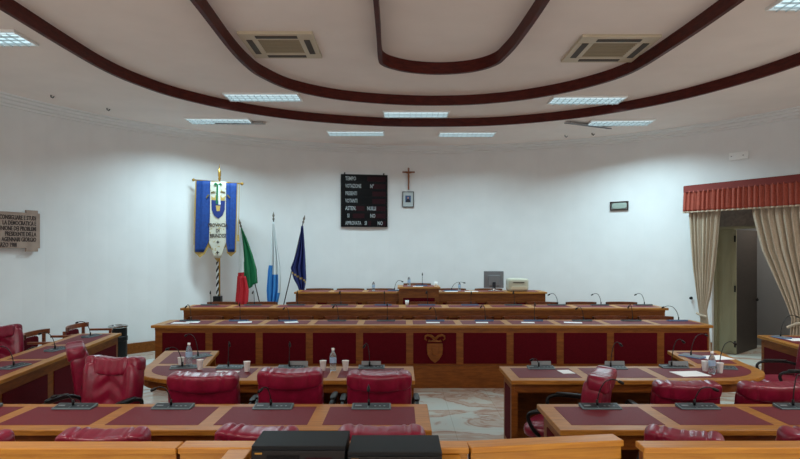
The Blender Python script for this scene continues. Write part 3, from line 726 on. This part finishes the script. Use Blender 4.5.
bottle((373.5-400)/F*12.1,12.1,1.1645,'clear bottle at the right end of the left half of the highest bench',.95)
bottle((409-400)/F*12.0,12.0,1.2665,'clear bottle on the raised lectern block',.95)
bottle((459.5-400)/F*12.2,12.2,1.1645,'clear bottle beside the microphone on the right half of the highest bench',.85)
def sheet(x0,x1,y0,y1,z,label,rz=0,sk=0,mat='paper'):
    cx,cy=(x0+x1)/2,(y0+y1)/2; T = Matrix.Translation((cx,cy,z)) @ Matrix.Rotation(rz,4,'Z')
    return tag(MB().box(-(x1-x0)/2,(x1-x0)/2,-(y1-y0)/2,(y1-y0)/2,0,.004,T).build('paper_sheet', M[mat]), label, 'paper', 'white paper sheets')
def sheet_px(px,py,w_,d,z,label,rz=0,mat='paper'):
    p=at(px,py,z); return sheet(p.x-w_/2,p.x+w_/2,p.y-d/2,p.y+d/2,z,label,rz,0,mat)
sheet_px(226,373,.23,.17,.7515,'white paper sheet on the left middle desk, left of the lone cup',-.05)
sheet_px(566,372,.12,.17,.7515,'small white paper sheet on the right middle desk beside the aisle end console',.12)
sheet_px(690,374,.29,.24,.7515,'large white paper sheet before the cups on the right middle desk',.12)
sheet_px(715,357.8,.30,.26,.7515,'white paper sheet on the wing of the right middle desk',.15)
for k,(px,w_) in enumerate(((181,.26),(192,.2),(243,.2),(290,.2))):
    x=(px-400)/F*(8.84+.1*(k==1)); sheet(x-w_/2,x+w_/2,8.78+.1*(k>0),8.92+.1*(k>0),.9015,'white paper on the left half of the front bench, %s from left' % ORD[k],.1*k)
for k,(px,w_) in enumerate(((433,.2),(482,.18),(528,.19),(573,.26))):
    x=(px-400)/F*8.9; sheet(x-w_/2,x+w_/2,8.84,8.96,.9015,'white paper on the right half of the front bench, %s from left' % ORD[k],-.08*k)
sheet((418-400)/F*11.9-.1,(418-400)/F*11.9+.1,11.82,11.95,1.2665,'white paper on the raised lectern block')
for (px,l) in ((451,'beside the lectern block'),(471,'right of the bottle')): 
    x=(px-400)/F*12.0; sheet(x-.13,x+.13,11.85,12.0,1.1645,'white paper on the right half of the highest bench, '+l)
p=at(797,339.5,.7515); sheet(p.x-.15,p.x+.1,p.y-.15,p.y+.1,.7515,'white paper on the right side desk')
# folded name cards behind the consoles
for px,py,w_,l in ((299,365.5,.19,'left middle desk, behind the console right of the second cup'),(371.5,364.7,.2,'left middle desk, at the aisle end'),(540,365,.2,'right middle desk, nearest the aisle'),(613,365,.2,'right middle desk, behind the sideways armchair'),(677,365.3,.2,'right middle desk, near the large white sheet')):
    p=at(px,py+1.2,.7515); p.y=min(p.y,6.25)
    tag(MB().prism([(-.02,0),(.02,0),(.003,.062),(-.003,.062)],-w_/2,w_/2,Matrix.Translation(p)@Matrix.Rotation(PI/2,4,'Z')@Matrix.Rotation(PI/2,4,'X')).build('name_card', M['grey_card']), 'grey folded card, '+l, 'name card', 'blank folded name cards')
# recorders in the foreground
def recorder(x0,x1,y0,y1,z0,z1,label):
    t=thing('video_recorder',label,'recorder',((x0+x1)/2,y0,z0),0,'black recorders on the railing shelf')
    W=x1-x0; D=y1-y0; H=z1-z0
    MB().box(-W/2,W/2,.012,D,.008,H).build('casing', M['black_satin'], t, bevel=.003)
    f=MB().box(-W/2+.002,W/2-.002,0,.012,.008,H-.018).build('front_panel', M['black'], t, bevel=.002)
    MB().box(-W*.33,W*.02,-.003,0,H*.45,H*.68).build('tray_door', M['screen'], f)
    MB().box(W*.08,W*.36,-.002,0,H*.3,H*.6).build('display', M['screen_red'], f)
    m=MB()
    for k in range(5): m.box(-W*.3+k*.05,-W*.3+k*.05+.03,-.004,0,H*.2,H*.27)
    m.build('buttons', M['grey_plastic'], f)
    MB().box(-W/2+.018,-W/2+.05,-.002,0,H-.033,H-.026).build('badge', M['gold'], f)
    m=MB()
    for sx in (-1,1):
        for yy in (.03,D-.03): m.lathe([(.012,0),(.012,.008)],(sx*(W/2-.03),yy,0),10)
    m.build('feet', M['black'], t)
recorder(-.662,-.243,2.66,2.905,.968,1.086,'taller black recorder at left of the pair on the railing shelf')
recorder(-.232,.186,2.64,2.90,.968,1.066,'black recorder at right of the pair on the railing shelf')
# computer monitor and printer
x=(494-400)/F*12.1
t=thing('computer_monitor','grey monitor seen from behind on the highest bench','monitor',(x,12.12,1.1645))
MB().lathe([(.12,0),(.12,.012),(.03,.02),(.028,.1)],seg=20).build('stand', M['chrome'], t)
MB().box(-.2,.2,.0,.035,.06,.40).build('screen_housing', M['grey_plastic'], t, bevel=.01)
MB().box(-.12,.12,-.03,0,.1,.32).build('rear_cover', M['grey_plastic'], t, bevel=.012)
MB().box(-.03,.03,-.045,-.03,.05,.18).build('hinge', M['console'], t)
x=(517-400)/F*12.1
t=thing('printer','beige rounded printer on the right end of the highest bench','printer',(x,12.1,1.1645))
MB().cushion((0,0,.13),(.205,.19,.13),7,(12,12,10)).build('casing', M['beige'], t, smooth=True)
MB().box(-.15,.15,-.2,-.185,.04,.10).build('paper_tray', M['ac'], t, bevel=.004)
MB().cbox((0,-.19,.18),(.22,.012,.02)).build('paper_slot', M['ac_dark'], t)
# ash bin in the corner
p=at(117,359,0)
t=thing('ash_bin','tall black cylindrical bin with a steel ashtray top, beside the left side desk','bin',(-5.05,10.75,0))
MB().lathe([(.15,0),(.15,.36),(.16,.37),(.16,.44),(.15,.45),(.15,.60)],seg=24).build('bin_body', M['black'], t)
MB().lathe([(.16,.60),(.165,.61),(.165,.635),(.14,.64),(.13,.625)],seg=24).build('ashtray', M['chrome'], t)

# ================================================================== ON THE BACK WALL
# voting board
p, rz = on_wall(364, 201, 0.06)
W, H = 1.09, 1.22
t=thing('voting_board','black voting display board with white words, on the back wall left of the crucifix','display board',p,rz)
MB().box(-W/2,W/2,-.03,.05,-H/2,H/2).build('casing', M['screen'], t, bevel=.006)
rows=[('TEMPO',None,None),('VOTAZIONE','N°',None),('PRESENTI',None,None),('VOTANTI',None,None),('ASTEN.','NULLI',None),('SI','NO',None),('APPROVATA','SI','NO')]
Z0=H/2-.105; dz=.172
m1=MB(); m2=MB()
for i,r in enumerate(rows):
    z=Z0-i*dz-.0
    m1.box(-W/2+.05,W/2-.04,-.034,-.03,z-.068,z+.068)
    x0=W*(-.5+.56) if i==0 else W*(-.5+.62)
    if i in (0,1): m2.box(x0-.0,W/2-.05,-.037,-.034,z-.055,z+.055)
    elif i in (2,3): m2.box(W*.17,W/2-.05,-.037,-.034,z-.055,z+.055)
    elif i in (4,5): m2.box(-W*.25,-W*.0,-.037,-.034,z-.055,z+.055).box(W*.17,W/2-.05,-.037,-.034,z-.055,z+.055)
    else: m2.box(W*.08,W*.14,-.037,-.034,z-.055,z+.055).box(W*.36,W/2-.05,-.037,-.034,z-.055,z+.055)
m1.build('display_row', M['screen_cell'], t); m2.build('digit_window', M['screen_red'], t)
for i,r in enumerate(rows):
    z=Z0-i*dz
    xs=[-W*.41,[0,W*.12,0,0,W*.055,W*.12,W*.0][i],W*.28]
    if i==5: xs[0]=-W*.37
    for j,s_ in enumerate(r):
        if s_: text_mesh(s_,.125,'lettering',M['letter_white'],t,(xs[j],-.038,z),align='LEFT',xs=.52 if len(s_)>6 else .62,bold=.002)
MB().cbox((-W*.42,.0,H/2+.02),(.03,.03,.04)).build('bracket',M['black'],t); MB().cbox((W*.42,.0,H/2+.02),(.03,.03,.04)).build('bracket',M['black'],t)
# crucifix
p, rz = on_wall(408.5, 190, 0.03)
t=thing('crucifix','wooden crucifix on the back wall above the framed portrait','crucifix',p,rz)
MB().box(-.017,.017,-.012,.012,0,.52).box(-.145,.145,-.012,.012,.40,.435).build('cross', M['wood_dark'], t, bevel=.003)
m=MB().tube([(0,-.03,.40),(0,-.035,.33),(0,-.03,.26),(0.005,-.035,.17),(0,-.03,.09)],[.016,.026,.02,.016,.008],8)
m.tube([(0,-.03,.385),(.06,-.025,.40),(.12,-.02,.418)],[.011,.009,.006],6).tube([(0,-.03,.385),(-.06,-.025,.40),(-.12,-.02,.418)],[.011,.009,.006],6).lathe([(.0,-.02),(.014,-.012),(.017,.0),(.014,.014),(.002,.02)],(0,-.035,.435),8)
m.build('figure', new_mat('carved figure wood', rgb(150,96,60), .4), t, smooth=True)
MB().cbox((0,-.014,.49),(.05,.005,.025)).build('scroll', M['stone'], t)
# portrait
p, rz = on_wall(408, 199.5, 0.03)
t=thing('framed_portrait','small framed portrait of a person in a dark suit, under the crucifix','picture',p,rz)
m=MB(); w_,h_=.135,.185
for (a,b,c,d) in ((-w_,w_,h_-.015,h_),(-w_,w_,-h_,-h_+.015),(-w_,-w_+.015,-h_+.015,h_-.015),(w_-.015,w_,-h_+.015,h_-.015)): m.box(a,b,-.015,.02,c,d)
m.build('frame', M['black'], t)
MB().box(-w_+.015,w_-.015,0,.015,-h_+.015,h_-.015).build('mount', M['photo_mount'], t)
f=MB().box(-.065,.065,-.004,-.001,-.07,.09).build('photograph', M['photo_blue'], t)
MB().prism([(-.05,-.068),(.05,-.068),(.048,-.02),(.02,.01),(-.02,.01),(-.048,-.02)],.004,.006,RX).build('suit_print', M['suit'], f)
MB().prism([(.018*math.cos(a*PI/5),.035+.026*math.sin(a*PI/5)) for a in range(10)],.004,.0065,RX).build('face_print', M['skin_print'], f)
# small plate at right
p, rz = on_wall(619.5, 206, 0.03)
t=thing('wall_plate','small silver plate in a dark frame on the right part of the back wall','plate',p,rz)
m=MB(); w_,h_=.19,.095
for (a,b,c,d) in ((-w_,w_,h_-.025,h_),(-w_,w_,-h_,-h_+.025),(-w_,-w_+.025,-h_+.025,h_-.025),(w_-.025,w_,-h_+.025,h_-.025)): m.box(a,b,-.015,.02,c,d)
m.build('frame', new_mat('dark brown frame', rgb(50,36,30), .4), t, bevel=.004)
MB().cushion((0,-.002,0),(w_-.03,.012,h_-.03),4,(10,4,6)).build('plate', M['plate_green'], t, smooth=True)
# emergency lamp / vent
p, rz = on_wall(739.5, 156, 0.035)
t=thing('emergency_lamp','slim white emergency lamp high on the right wall above the valance','lamp',p,rz)
MB().box(-.17,.17,-.02,.03,-.07,.07).build('casing', M['white'], t, bevel=.01)
MB().cbox((-.12,-.022,.0),(.02,.006,.015)).build('indicator', M['grey_plastic'], t); MB().cbox((.09,-.022,.0),(.02,.006,.015)).build('indicator', M['grey_plastic'], t)
# marble plaque with text
p, rz = on_wall(37, 231, 0.06)
t=thing('marble_plaque','beige marble plaque with dark engraved lines of text on the left wall','plaque',p,rz)
PW=1.35; rz=on_wall(10,231)[1]; t.rotation_euler=(0,0,rz)
MB().box(-PW,0,-.02,.02,-.29,.29).build('slab', M['stone'], t, bevel=.004)
MB().box(-.24,-.04,-.024,.018,.285,.335).build('corner_block', M['stone'], t); MB().box(-.24,-.04,-.024,.018,-.345,-.285).build('corner_block', M['stone'], t)
for i,(l,al) in enumerate((('CONSIGLIARE E STUDI','R'),('LA DEMOCRATICA E','R'),('UNIONE DEI PROBLEMI','R'),('PRESIDENTE DELLA','R'),('AGENNARI GIORGIO','R'),('MARZO 1988','L'))):
    text_mesh(l,.098,'lettering',M['letter_dark'],t,(-.07 if al=='R' else -.40,-.022,.20-i*.088),align='RIGHT',xs=.62,bold=.002)

# ================================================================== DRAPES
def interp(rows, z):
    for (z0,a0,b0),(z1,a1,b1) in zip(rows, rows[1:]):
        if (z0 >= z >= z1):
            k=(z0-z)/max(1e-9,z0-z1); return a0+(a1-a0)*k, b0+(b1-b0)*k
    return rows[-1][1:]
def drape(name, rows, P, Dv, Nv, folds, amp, mats, parent=None, nz=30, nu=60, matfn=None, thick=.006, zamp=None, bottom=None, kphase=0):
    m=MB(); zt=rows[0][0]; zb=rows[-1][0]; G=[]
    for i in range(nz+1):
        z=zt+(zb-zt)*i/nz; a,b=interp(rows,z); row=[]
        am=amp*(zamp(i/nz) if zamp else 1)
        for j in range(nu+1):
            u=j/nu; s_=a+(b-a)*u
            n=am*(math.sin(2*PI*folds*u+kphase)+.35*math.sin(2*PI*folds*2.3*u+1.1+i*.04))
            zz=z
            if bottom: zz = z + (bottom(u)*(i/nz)**3)
            q=P+Dv*s_+Nv*n; row.append(Vector((q.x,q.y,zz)))
        G.append(row)
    m.grid(G,(lambda i,j: matfn(i/nz,j/nu)) if matfn else None)
    return m.build(name, mats, parent, smooth=True, solid=thick, world=parent is not None)
V=Vector
# ---- curtained doorway at the right; rod line along the chord in front of the wall
cA=V(((685-400)/F*11.75,11.75,0)); cB=V(((800-400)/F*9.95,9.95,0)); cD=(cB-cA).normalized(); cN=V((cD.y,-cD.x,0));
if cN.y>0: cN=-cN
def chord_s(px):
    k=(px-400)/F; # (cA+ s cD).x = k*(cA+s cD).y
    return (k*cA.y-cA.x)/(cD.x-k*cD.y)
def chord_z(px,py):
    s_=chord_s(px); y=cA.y+cD.y*s_; return CAMZ-(py-HORIZON)/F*y
cA=cA+cD*.06; zt=3.22; zb=2.70
SE=chord_s(800)+.75
t=thing('window_valance','salmon gathered valance above the curtained doorway','valance',(cA.x,cA.y,zb))
drape('valance_cloth',[(zt-.10,0,SE),(zb+.03,-.02,SE+.02)],cA+cN*.12,cD,cN,29,.022,M['valance'],t,nz=10,nu=260)
drape('trim_braid',[(zb+.03,-.02,SE+.02),(zb,-.02,SE+.02)],cA+cN*.12,cD,cN,29,.022,M['curtain'],t,nz=2,nu=260)
T=Matrix.Translation(cA)@Matrix.Rotation(math.atan2(cD.y,cD.x),4,'Z')
MB().box(0,SE,-.14,-.10,zt-.12,zt,T).box(0,.02,-.12,.12,zt-.12,zt,T).box(0,SE,-.12,.12,zt-.01,zt+.01,T).build('heading_band',M['valance_band'],t,world=True)
def crow(px0,px1,py):
    z=chord_z((px0+px1)/2,py); return (z,chord_s(px0),chord_s(px1))
Lr=[(zt-.12,chord_s(689),chord_s(724)),crow(690,721,213),crow(692,718,245),crow(694,715,270),crow(697,711.5,292),crow(700,707,311),crow(701.5,708,318),crow(701.5,709.5,330),(.02,chord_s(701),chord_s(712))]
Rr=[(zt-.12,chord_s(752),chord_s(845)),crow(754,843,213),crow(763,842,250),crow(776,838,280),crow(787,832,305),crow(793,825,320),crow(792,824,328),(.02,chord_s(789),chord_s(826))]
t=thing('curtain','cream curtain tied back at the left side of the doorway','curtain',(cA.x+.2,cA.y-.3,0),0,'cream curtains of the doorway')
drape('curtain_cloth',Lr,cA+cN*.02,cD,cN,7,.03,M['curtain'],t,nz=60,nu=90,zamp=lambda k:1 if k<.5 else .8)
zz=chord_z(704,315); MB().tube([tuple(cA+cD*chord_s(699)+cN*.07+V((0,0,zz+.03))),tuple(cA+cD*chord_s(704)+cN*.09+V((0,0,zz))),tuple(cA+cD*chord_s(709)+cN*.07+V((0,0,zz-.02)))],.022,8).build('tieback',M['curtain'],t,world=True)
t=thing('curtain','wide cream curtain tied back at the right side of the doorway','curtain',(cA.x+1.4,cA.y-1.8,0),0,'cream curtains of the doorway')
drape('curtain_cloth',Rr,cA+cN*.02,cD,cN,11,.04,M['curtain'],t,nz=60,nu=140)
zz=chord_z(797,323); MB().tube([tuple(cA+cD*chord_s(790)+cN*.08+V((0,0,zz-.08))),tuple(cA+cD*chord_s(800)+cN*.10+V((0,0,zz))),tuple(cA+cD*chord_s(824)+cN*.07+V((0,0,zz+.1)))],.022,8).build('tieback',M['curtain'],t,world=True)
p,rz=on_wall(692,298,.03); tag(MB().lathe([(.0,0),(.03,.002),(.03,.015),(.012,.02),(.012,.05),(.022,.06),(.001,.07)],(0,0,0),12,Matrix.Translation(p)@Matrix.Rotation(rz,4,'Z')@Matrix.Rotation(PI/2,4,'X')).build('curtain_hook',M['black']),'dark knob for the tieback on the wall left of the left curtain','hook')
# ---- door set in the opening
def ds(px, n=0.0):
    k=(px-400)/F; P0=A+Nn*n; return (k*P0.y-P0.x)/(D.x-k*D.y)
def dpoly(s0,s1,n0,n1): return [tuple(dp(s0,n0)[:2]),tuple(dp(s1,n0)[:2]),tuple(dp(s1,n1)[:2]),tuple(dp(s0,n1)[:2])]
zl=CAMZ+(252-228)/F*(A.y+D.y*ds(735))
m=MB(); m.prism(dpoly(-.02,.06,-.06,.02),0,ZO); m.prism(dpoly(DL-.06,DL+.02,-.06,.02),0,ZO); m.prism(dpoly(.06,DL-.06,-.06,.02),zl-.02,zl+.03)
struct(m,'door_1',M['cream_paint'])
MBt=MB().prism(dpoly(.06,DL-.06,-.02,.0),zl+.03,ZO+.0)
struct(MBt,'trim_5',noise_mat('dotted dark transom',rgb(120,112,106),rgb(134,126,118),(1,1,1),.7,0,2,18))
s1=ds(732); t=thing('door_leaf','narrow cream fixed door leaf behind the left curtain','door',tuple(dp(.06,0)),0)
MB().prism(dpoly(.06,s1,.0,.035),.01,zl-.02).build('leaf',M['cream_paint'],t,world=True)
MB().prism(dpoly(s1,s1+.05,-.02,.035),.01,zl-.02).build('stile',M['cream_paint'],t,world=True)
for zz in (2.2,1.25,.2):
    MB().prism(dpoly(s1+.052,s1+.08,-.03,.0),zz-.06,zz+.06).build('hinge',M['black'],t,world=True)
# open leaf swung into the passage
h0=dp(s1+.085,.0); far=V(((757-400)/F*12.15,12.15,0)); dd=(far-h0).normalized(); nn=V((-dd.y,dd.x,0))*.035
t=thing('door_leaf','dark brown door leaf standing open behind the curtains','door',tuple(h0),0)
MB().prism([tuple(h0[:2]),tuple(far[:2]),tuple((far+nn)[:2]),tuple((h0+nn)[:2])],.01,zl-.03).build('leaf',M['brown_door'],t,world=True)
e=V((-dd.x,-dd.y,0))*.012; h1=h0+nn
MB().prism([tuple((h0+e)[:2]),tuple(h0[:2]),tuple(h1[:2]),tuple((h1+e)[:2])],.01,zl-.03).build('edge_strip',M['cream_paint'],t,world=True)
kp=h0+dd*((far-h0).length-.07)-nn*.3; MB().lathe([(.0,-.035),(.02,-.03),(.028,-.01),(.02,.01),(.01,.02),(.01,.035)],(kp.x,kp.y-.03,1.0),10).build('knob',M['black'],t,smooth=True,world=True)

# ================================================================== FLAGS
FY=12.62; FS=FY/F
def fx(px): return (px-400)*FS
def fz(py): return CAMZ-(py-HORIZON)*FS
def flagpole(label,px0,py0,px1,zb,mat,group='flags on poles'):
    # pole top at pixel (px0,py0); foot at px1 on the platform
    t=thing('flag',label,'flag',(fx(px1),FY,zb),0,group)
    a=V((fx(px0),FY,fz(py0))); b=V((fx(px1),FY,zb))
    d=(a-b).normalized()
    MB().tube([b,a],.011,8).build('pole',mat,t,smooth=True,world=True)
    MB().tube([a,a+d*.03,a+d*.05,a+d*.09,a+d*.17],[.02,.024,.012,.026,.003],8).build('finial',M['steel'],t,smooth=True,world=True)
    return t
def frow(py,a,b): return (fz(py),fx(a),fx(b))
bz=.42
polem=new_mat('dark pole',rgb(60,52,48),.4)
t=flagpole('green white and red flag hanging from a slanted pole, nearest the banner',241,227,265,bz,polem)
drape('flag_cloth',[frow(228,241,242.5),frow(238,240.5,247),frow(255,239.5,253),frow(270,238.5,257),frow(286,238,258)] ,V((0,FY-.05,0)),V((1,0,0)),V((0,1,0)),3,.03,[M['flag_green'],M['flag_white'],M['flag_red']],t,nz=30,nu=48,
      matfn=lambda k,u: 0 if u>.36-.05*k else (1 if k<.72-.0*u else 2), bottom=lambda u: -.0-.12*(u<.75)*(1-u)+.16*max(0,u-.6))
drape('flag_fold',[frow(276,238.5,247),frow(290,237.5,250),frow(305,236,249)],V((0,FY-.09,0)),V((1,0,0)),V((0,1,0)),2,.025,[M['flag_red']],t,nz=14,nu=30)
t=flagpole('sky blue and white flag hanging straight from the middle pole',273.5,220,273,bz,polem)
drape('flag_cloth',[frow(222,273,274.5),frow(238,272,276.5),frow(255,271,279),frow(270,268.5,281),frow(290,267,281),frow(304,268,278)],V((0,FY-.05,0)),V((1,0,0)),V((0,1,0)),3,.035,[M['flag_white'],M['flag_sky']],t,nz=36,nu=48,
      matfn=lambda k,u: 1 if (k>.62 and u<.8) or (k>.5 and u<.35) or k>.85 else 0)
t=flagpole('navy blue flag hanging from a pole slanted to the right',303,223,279,bz,polem)
drape('flag_cloth',[frow(226,301.5,303.5),frow(240,300,304.5),frow(255,296,305.5),frow(268,291,306),frow(279,294,306.5),frow(286,298,305.5),frow(292,300,304)],V((0,FY-.05,0)),V((1,0,0)),V((0,1,0)),3,.035,[M['navy'],M['gold_cloth']],t,nz=36,nu=48,
      matfn=lambda k,u: 1 if (abs(k-(.70+.13*u))<.014) else 0)
t=thing('flag_stand','dark round floor stand holding the three flag poles','stand',(fx(272),FY,.41),0)
MB().lathe([(.2,0),(.2,.03),(.05,.05),(.04,.12)],seg=20).build('base',M['black'],t)
# ---- banner
FY=12.22; FS=FY/F
t=thing('processional_banner','blue and white fringed banner with shield on a spiral pole, left on the back wall','banner',(fx(218),FY,.41))
MB().tube([(fx(219.5),FY,.45),(fx(219.5),FY,fz(181))],.016,10).build('pole',M['gold'],t,smooth=True,world=True)
m=MB(); n=60
for s_ in (0,):
    m.tube([(fx(217.5)+.014*math.cos(k*.9),FY+.014*math.sin(k*.9),.6+k*(fz(256)-.6)/n) for k in range(n+1)],.016,6)
m.build('spiral_pole',M['black'],t,smooth=True,world=True)
m=MB(); m.tube([(fx(217.5)+.010*math.cos(k*.9+PI),FY+.014*math.sin(k*.9+PI),.6+k*(fz(256)-.6)/n) for k in range(n+1)],.011,6)
m.build('spiral_band',M['white'],t,smooth=True,world=True)
MB().box(fx(214),fx(221.5),FY-.08,FY+.08,.42,fz(296)).build('pole_socket',M['black'],t,bevel=.01,world=True)
MB().lathe([(.0,0),(.02,.01),(.03,.05),(.018,.08),(.03,.1),(.03,.2),(.015,.24),(.004,.34)],(fx(219.5),FY,fz(181)),10).build('finial',M['gold'],t,smooth=True,world=True)
m=MB().tube([(fx(194),FY-.03,fz(180)),(fx(242.5),FY-.03,fz(184))],.014,8)
for (a,b) in ((194,180),(242.5,184)): m.lathe([(.0,-.035),(.025,-.02),(.035,0),(.025,.02),(.0,.035)],(fx(a),FY-.03,fz(b)),8)
m.build('crossbar',M['gold'],t,smooth=True,world=True)
BY=FY-.07
def bpoly(pts,d0,d1,name,mat,parent=t):
    return MB().prism([(fx(x),-fz(y)) for x,y in pts],d0,d1,Matrix(((1,0,0,0),(0,0,1,BY),(0,-1,0,0),(0,0,0,1)))).build(name,mat,parent,world=True)
# gold backing (fringe) then cloth strips; every layer is cloth hung from the crossbar
cl=bpoly([(196.5,181),(238.5,184),(237,252),(232,256.5),(228,253),(227,247),(222,251),(219,262),(215.5,258),(213.5,250),(209.5,247),(206,254),(201,257.5),(195.5,252)],-.004,.004,'fringed_cloth',M['gold_cloth'])
drape('blue_strip',[frow(181.2,198,212.3),frow(215,197.2,211.8),frow(240,196.5,211),frow(252,196.5,205)],V((0,BY-.022,0)),V((1,0,0)),V((0,1,0)),1.5,.008,M['blue_cloth'],t,nz=20,nu=24,thick=.004)
drape('blue_strip',[frow(183.5,227.3,238),frow(215,227,237.2),frow(240,227,236.3),frow(252,229,236)],V((0,BY-.022,0)),V((1,0,0)),V((0,1,0)),1.5,.008,M['blue_cloth'],t,nz=20,nu=24,thick=.004)
drape('white_strip',[frow(182.2,211.8,227.6),frow(215,211.5,227.3),frow(243,210.5,227.5),frow(248,213,225.5),frow(258,215.5,222.5)],V((0,BY-.032,0)),V((1,0,0)),V((0,1,0)),1,.004,M['cream_cloth'],t,nz=20,nu=20,thick=.004)
shd=[(213.2,200.5),(226.6,201.5),(226.4,210),(224,216),(220,219),(216,216),(213.4,210)]
bpoly(shd,-.046,-.042,'shield',new_mat('deep blue shield cloth', rgb(20,44,112), .6))
bpoly([(213.5,200.5),(213,196.5),(216,198.5),(217.5,195.5),(219.7,198),(222,195.5),(224,198.5),(226.8,197),(226.3,201)],-.049,-.045,'crown',M['gold_cloth'])
bpoly([(217.5,206),(222,206),(221.5,211.5),(218.5,211.5)],-.052,-.048,'tower',M['gold_cloth'])
bpoly([(218.6,185),(220.1,185),(219.4,205),(217.6,204)],-.058,-.054,'ribbon',M['flag_green'])
bpoly([(220.2,185),(221.4,185),(222.5,205),(220.3,205)],-.058,-.054,'ribbon',M['flag_white'])
for sx in (-1,1):
    bpoly([(219.8+sx*.6,184.4),(219.8+sx*2.6,183.4),(219.8+sx*4.2,184.8),(219.8+sx*3.0,186.0),(219.8+sx*.6,185.6)],-.058,-.054,'bow',M['flag_green'])
    bpoly([(219.8+sx*1.5,192.6),(219.8+sx*4,191.8),(219.8+sx*7,192.4),(219.8+sx*7,193.6),(219.8+sx*4,193.2)],-.05,-.046,'laurel',M['laurel'])
    bpoly([(219.8+sx*8,195.5),(219.8+sx*10,194.8),(219.8+sx*12,198),(219.8+sx*11.3,199),(219.8+sx*9.5,196.5)],-.05,-.046,'laurel',M['laurel'])
for s_,py,xs in (('PROVINCIA',225.5,.72),('DI',231,.8),('BRINDISI',236,.8)):
    text_mesh(s_,.105,'lettering',M['letter_dark'],t,(fx(219.4)-fx(218),BY-.04-FY,fz(py)-.41),xs=xs,bold=.002)
for (x_,y_) in ((219.5,242.2),(219.2,252.5)):
    bpoly([(x_,y_-2),(x_+.6,y_-.6),(x_+2,y_),(x_+.6,y_+.6),(x_,y_+2),(x_-.6,y_+.6),(x_-2,y_),(x_-.6,y_-.6)],-.04,-.037,'cross_motif',M['letter_dark'])
m=MB().tube([(fx(240.3),BY,fz(184)),(fx(239.8),BY,fz(215)),(fx(239),BY,fz(236))],.006,6); m.lathe([(.02,0),(.022,-.03),(.028,-.13),(.0,-.13)][::-1],(fx(239),BY,fz(235)),8); m.build('cord',M['gold_cloth'],t,world=True)
m=MB().tube([(fx(197),BY-.01,fz(182)),(fx(195.7),BY-.01,fz(215)),(fx(195.2),BY-.01,fz(245))],.006,6); m.build('cord',M['gold_cloth'],t,world=True)
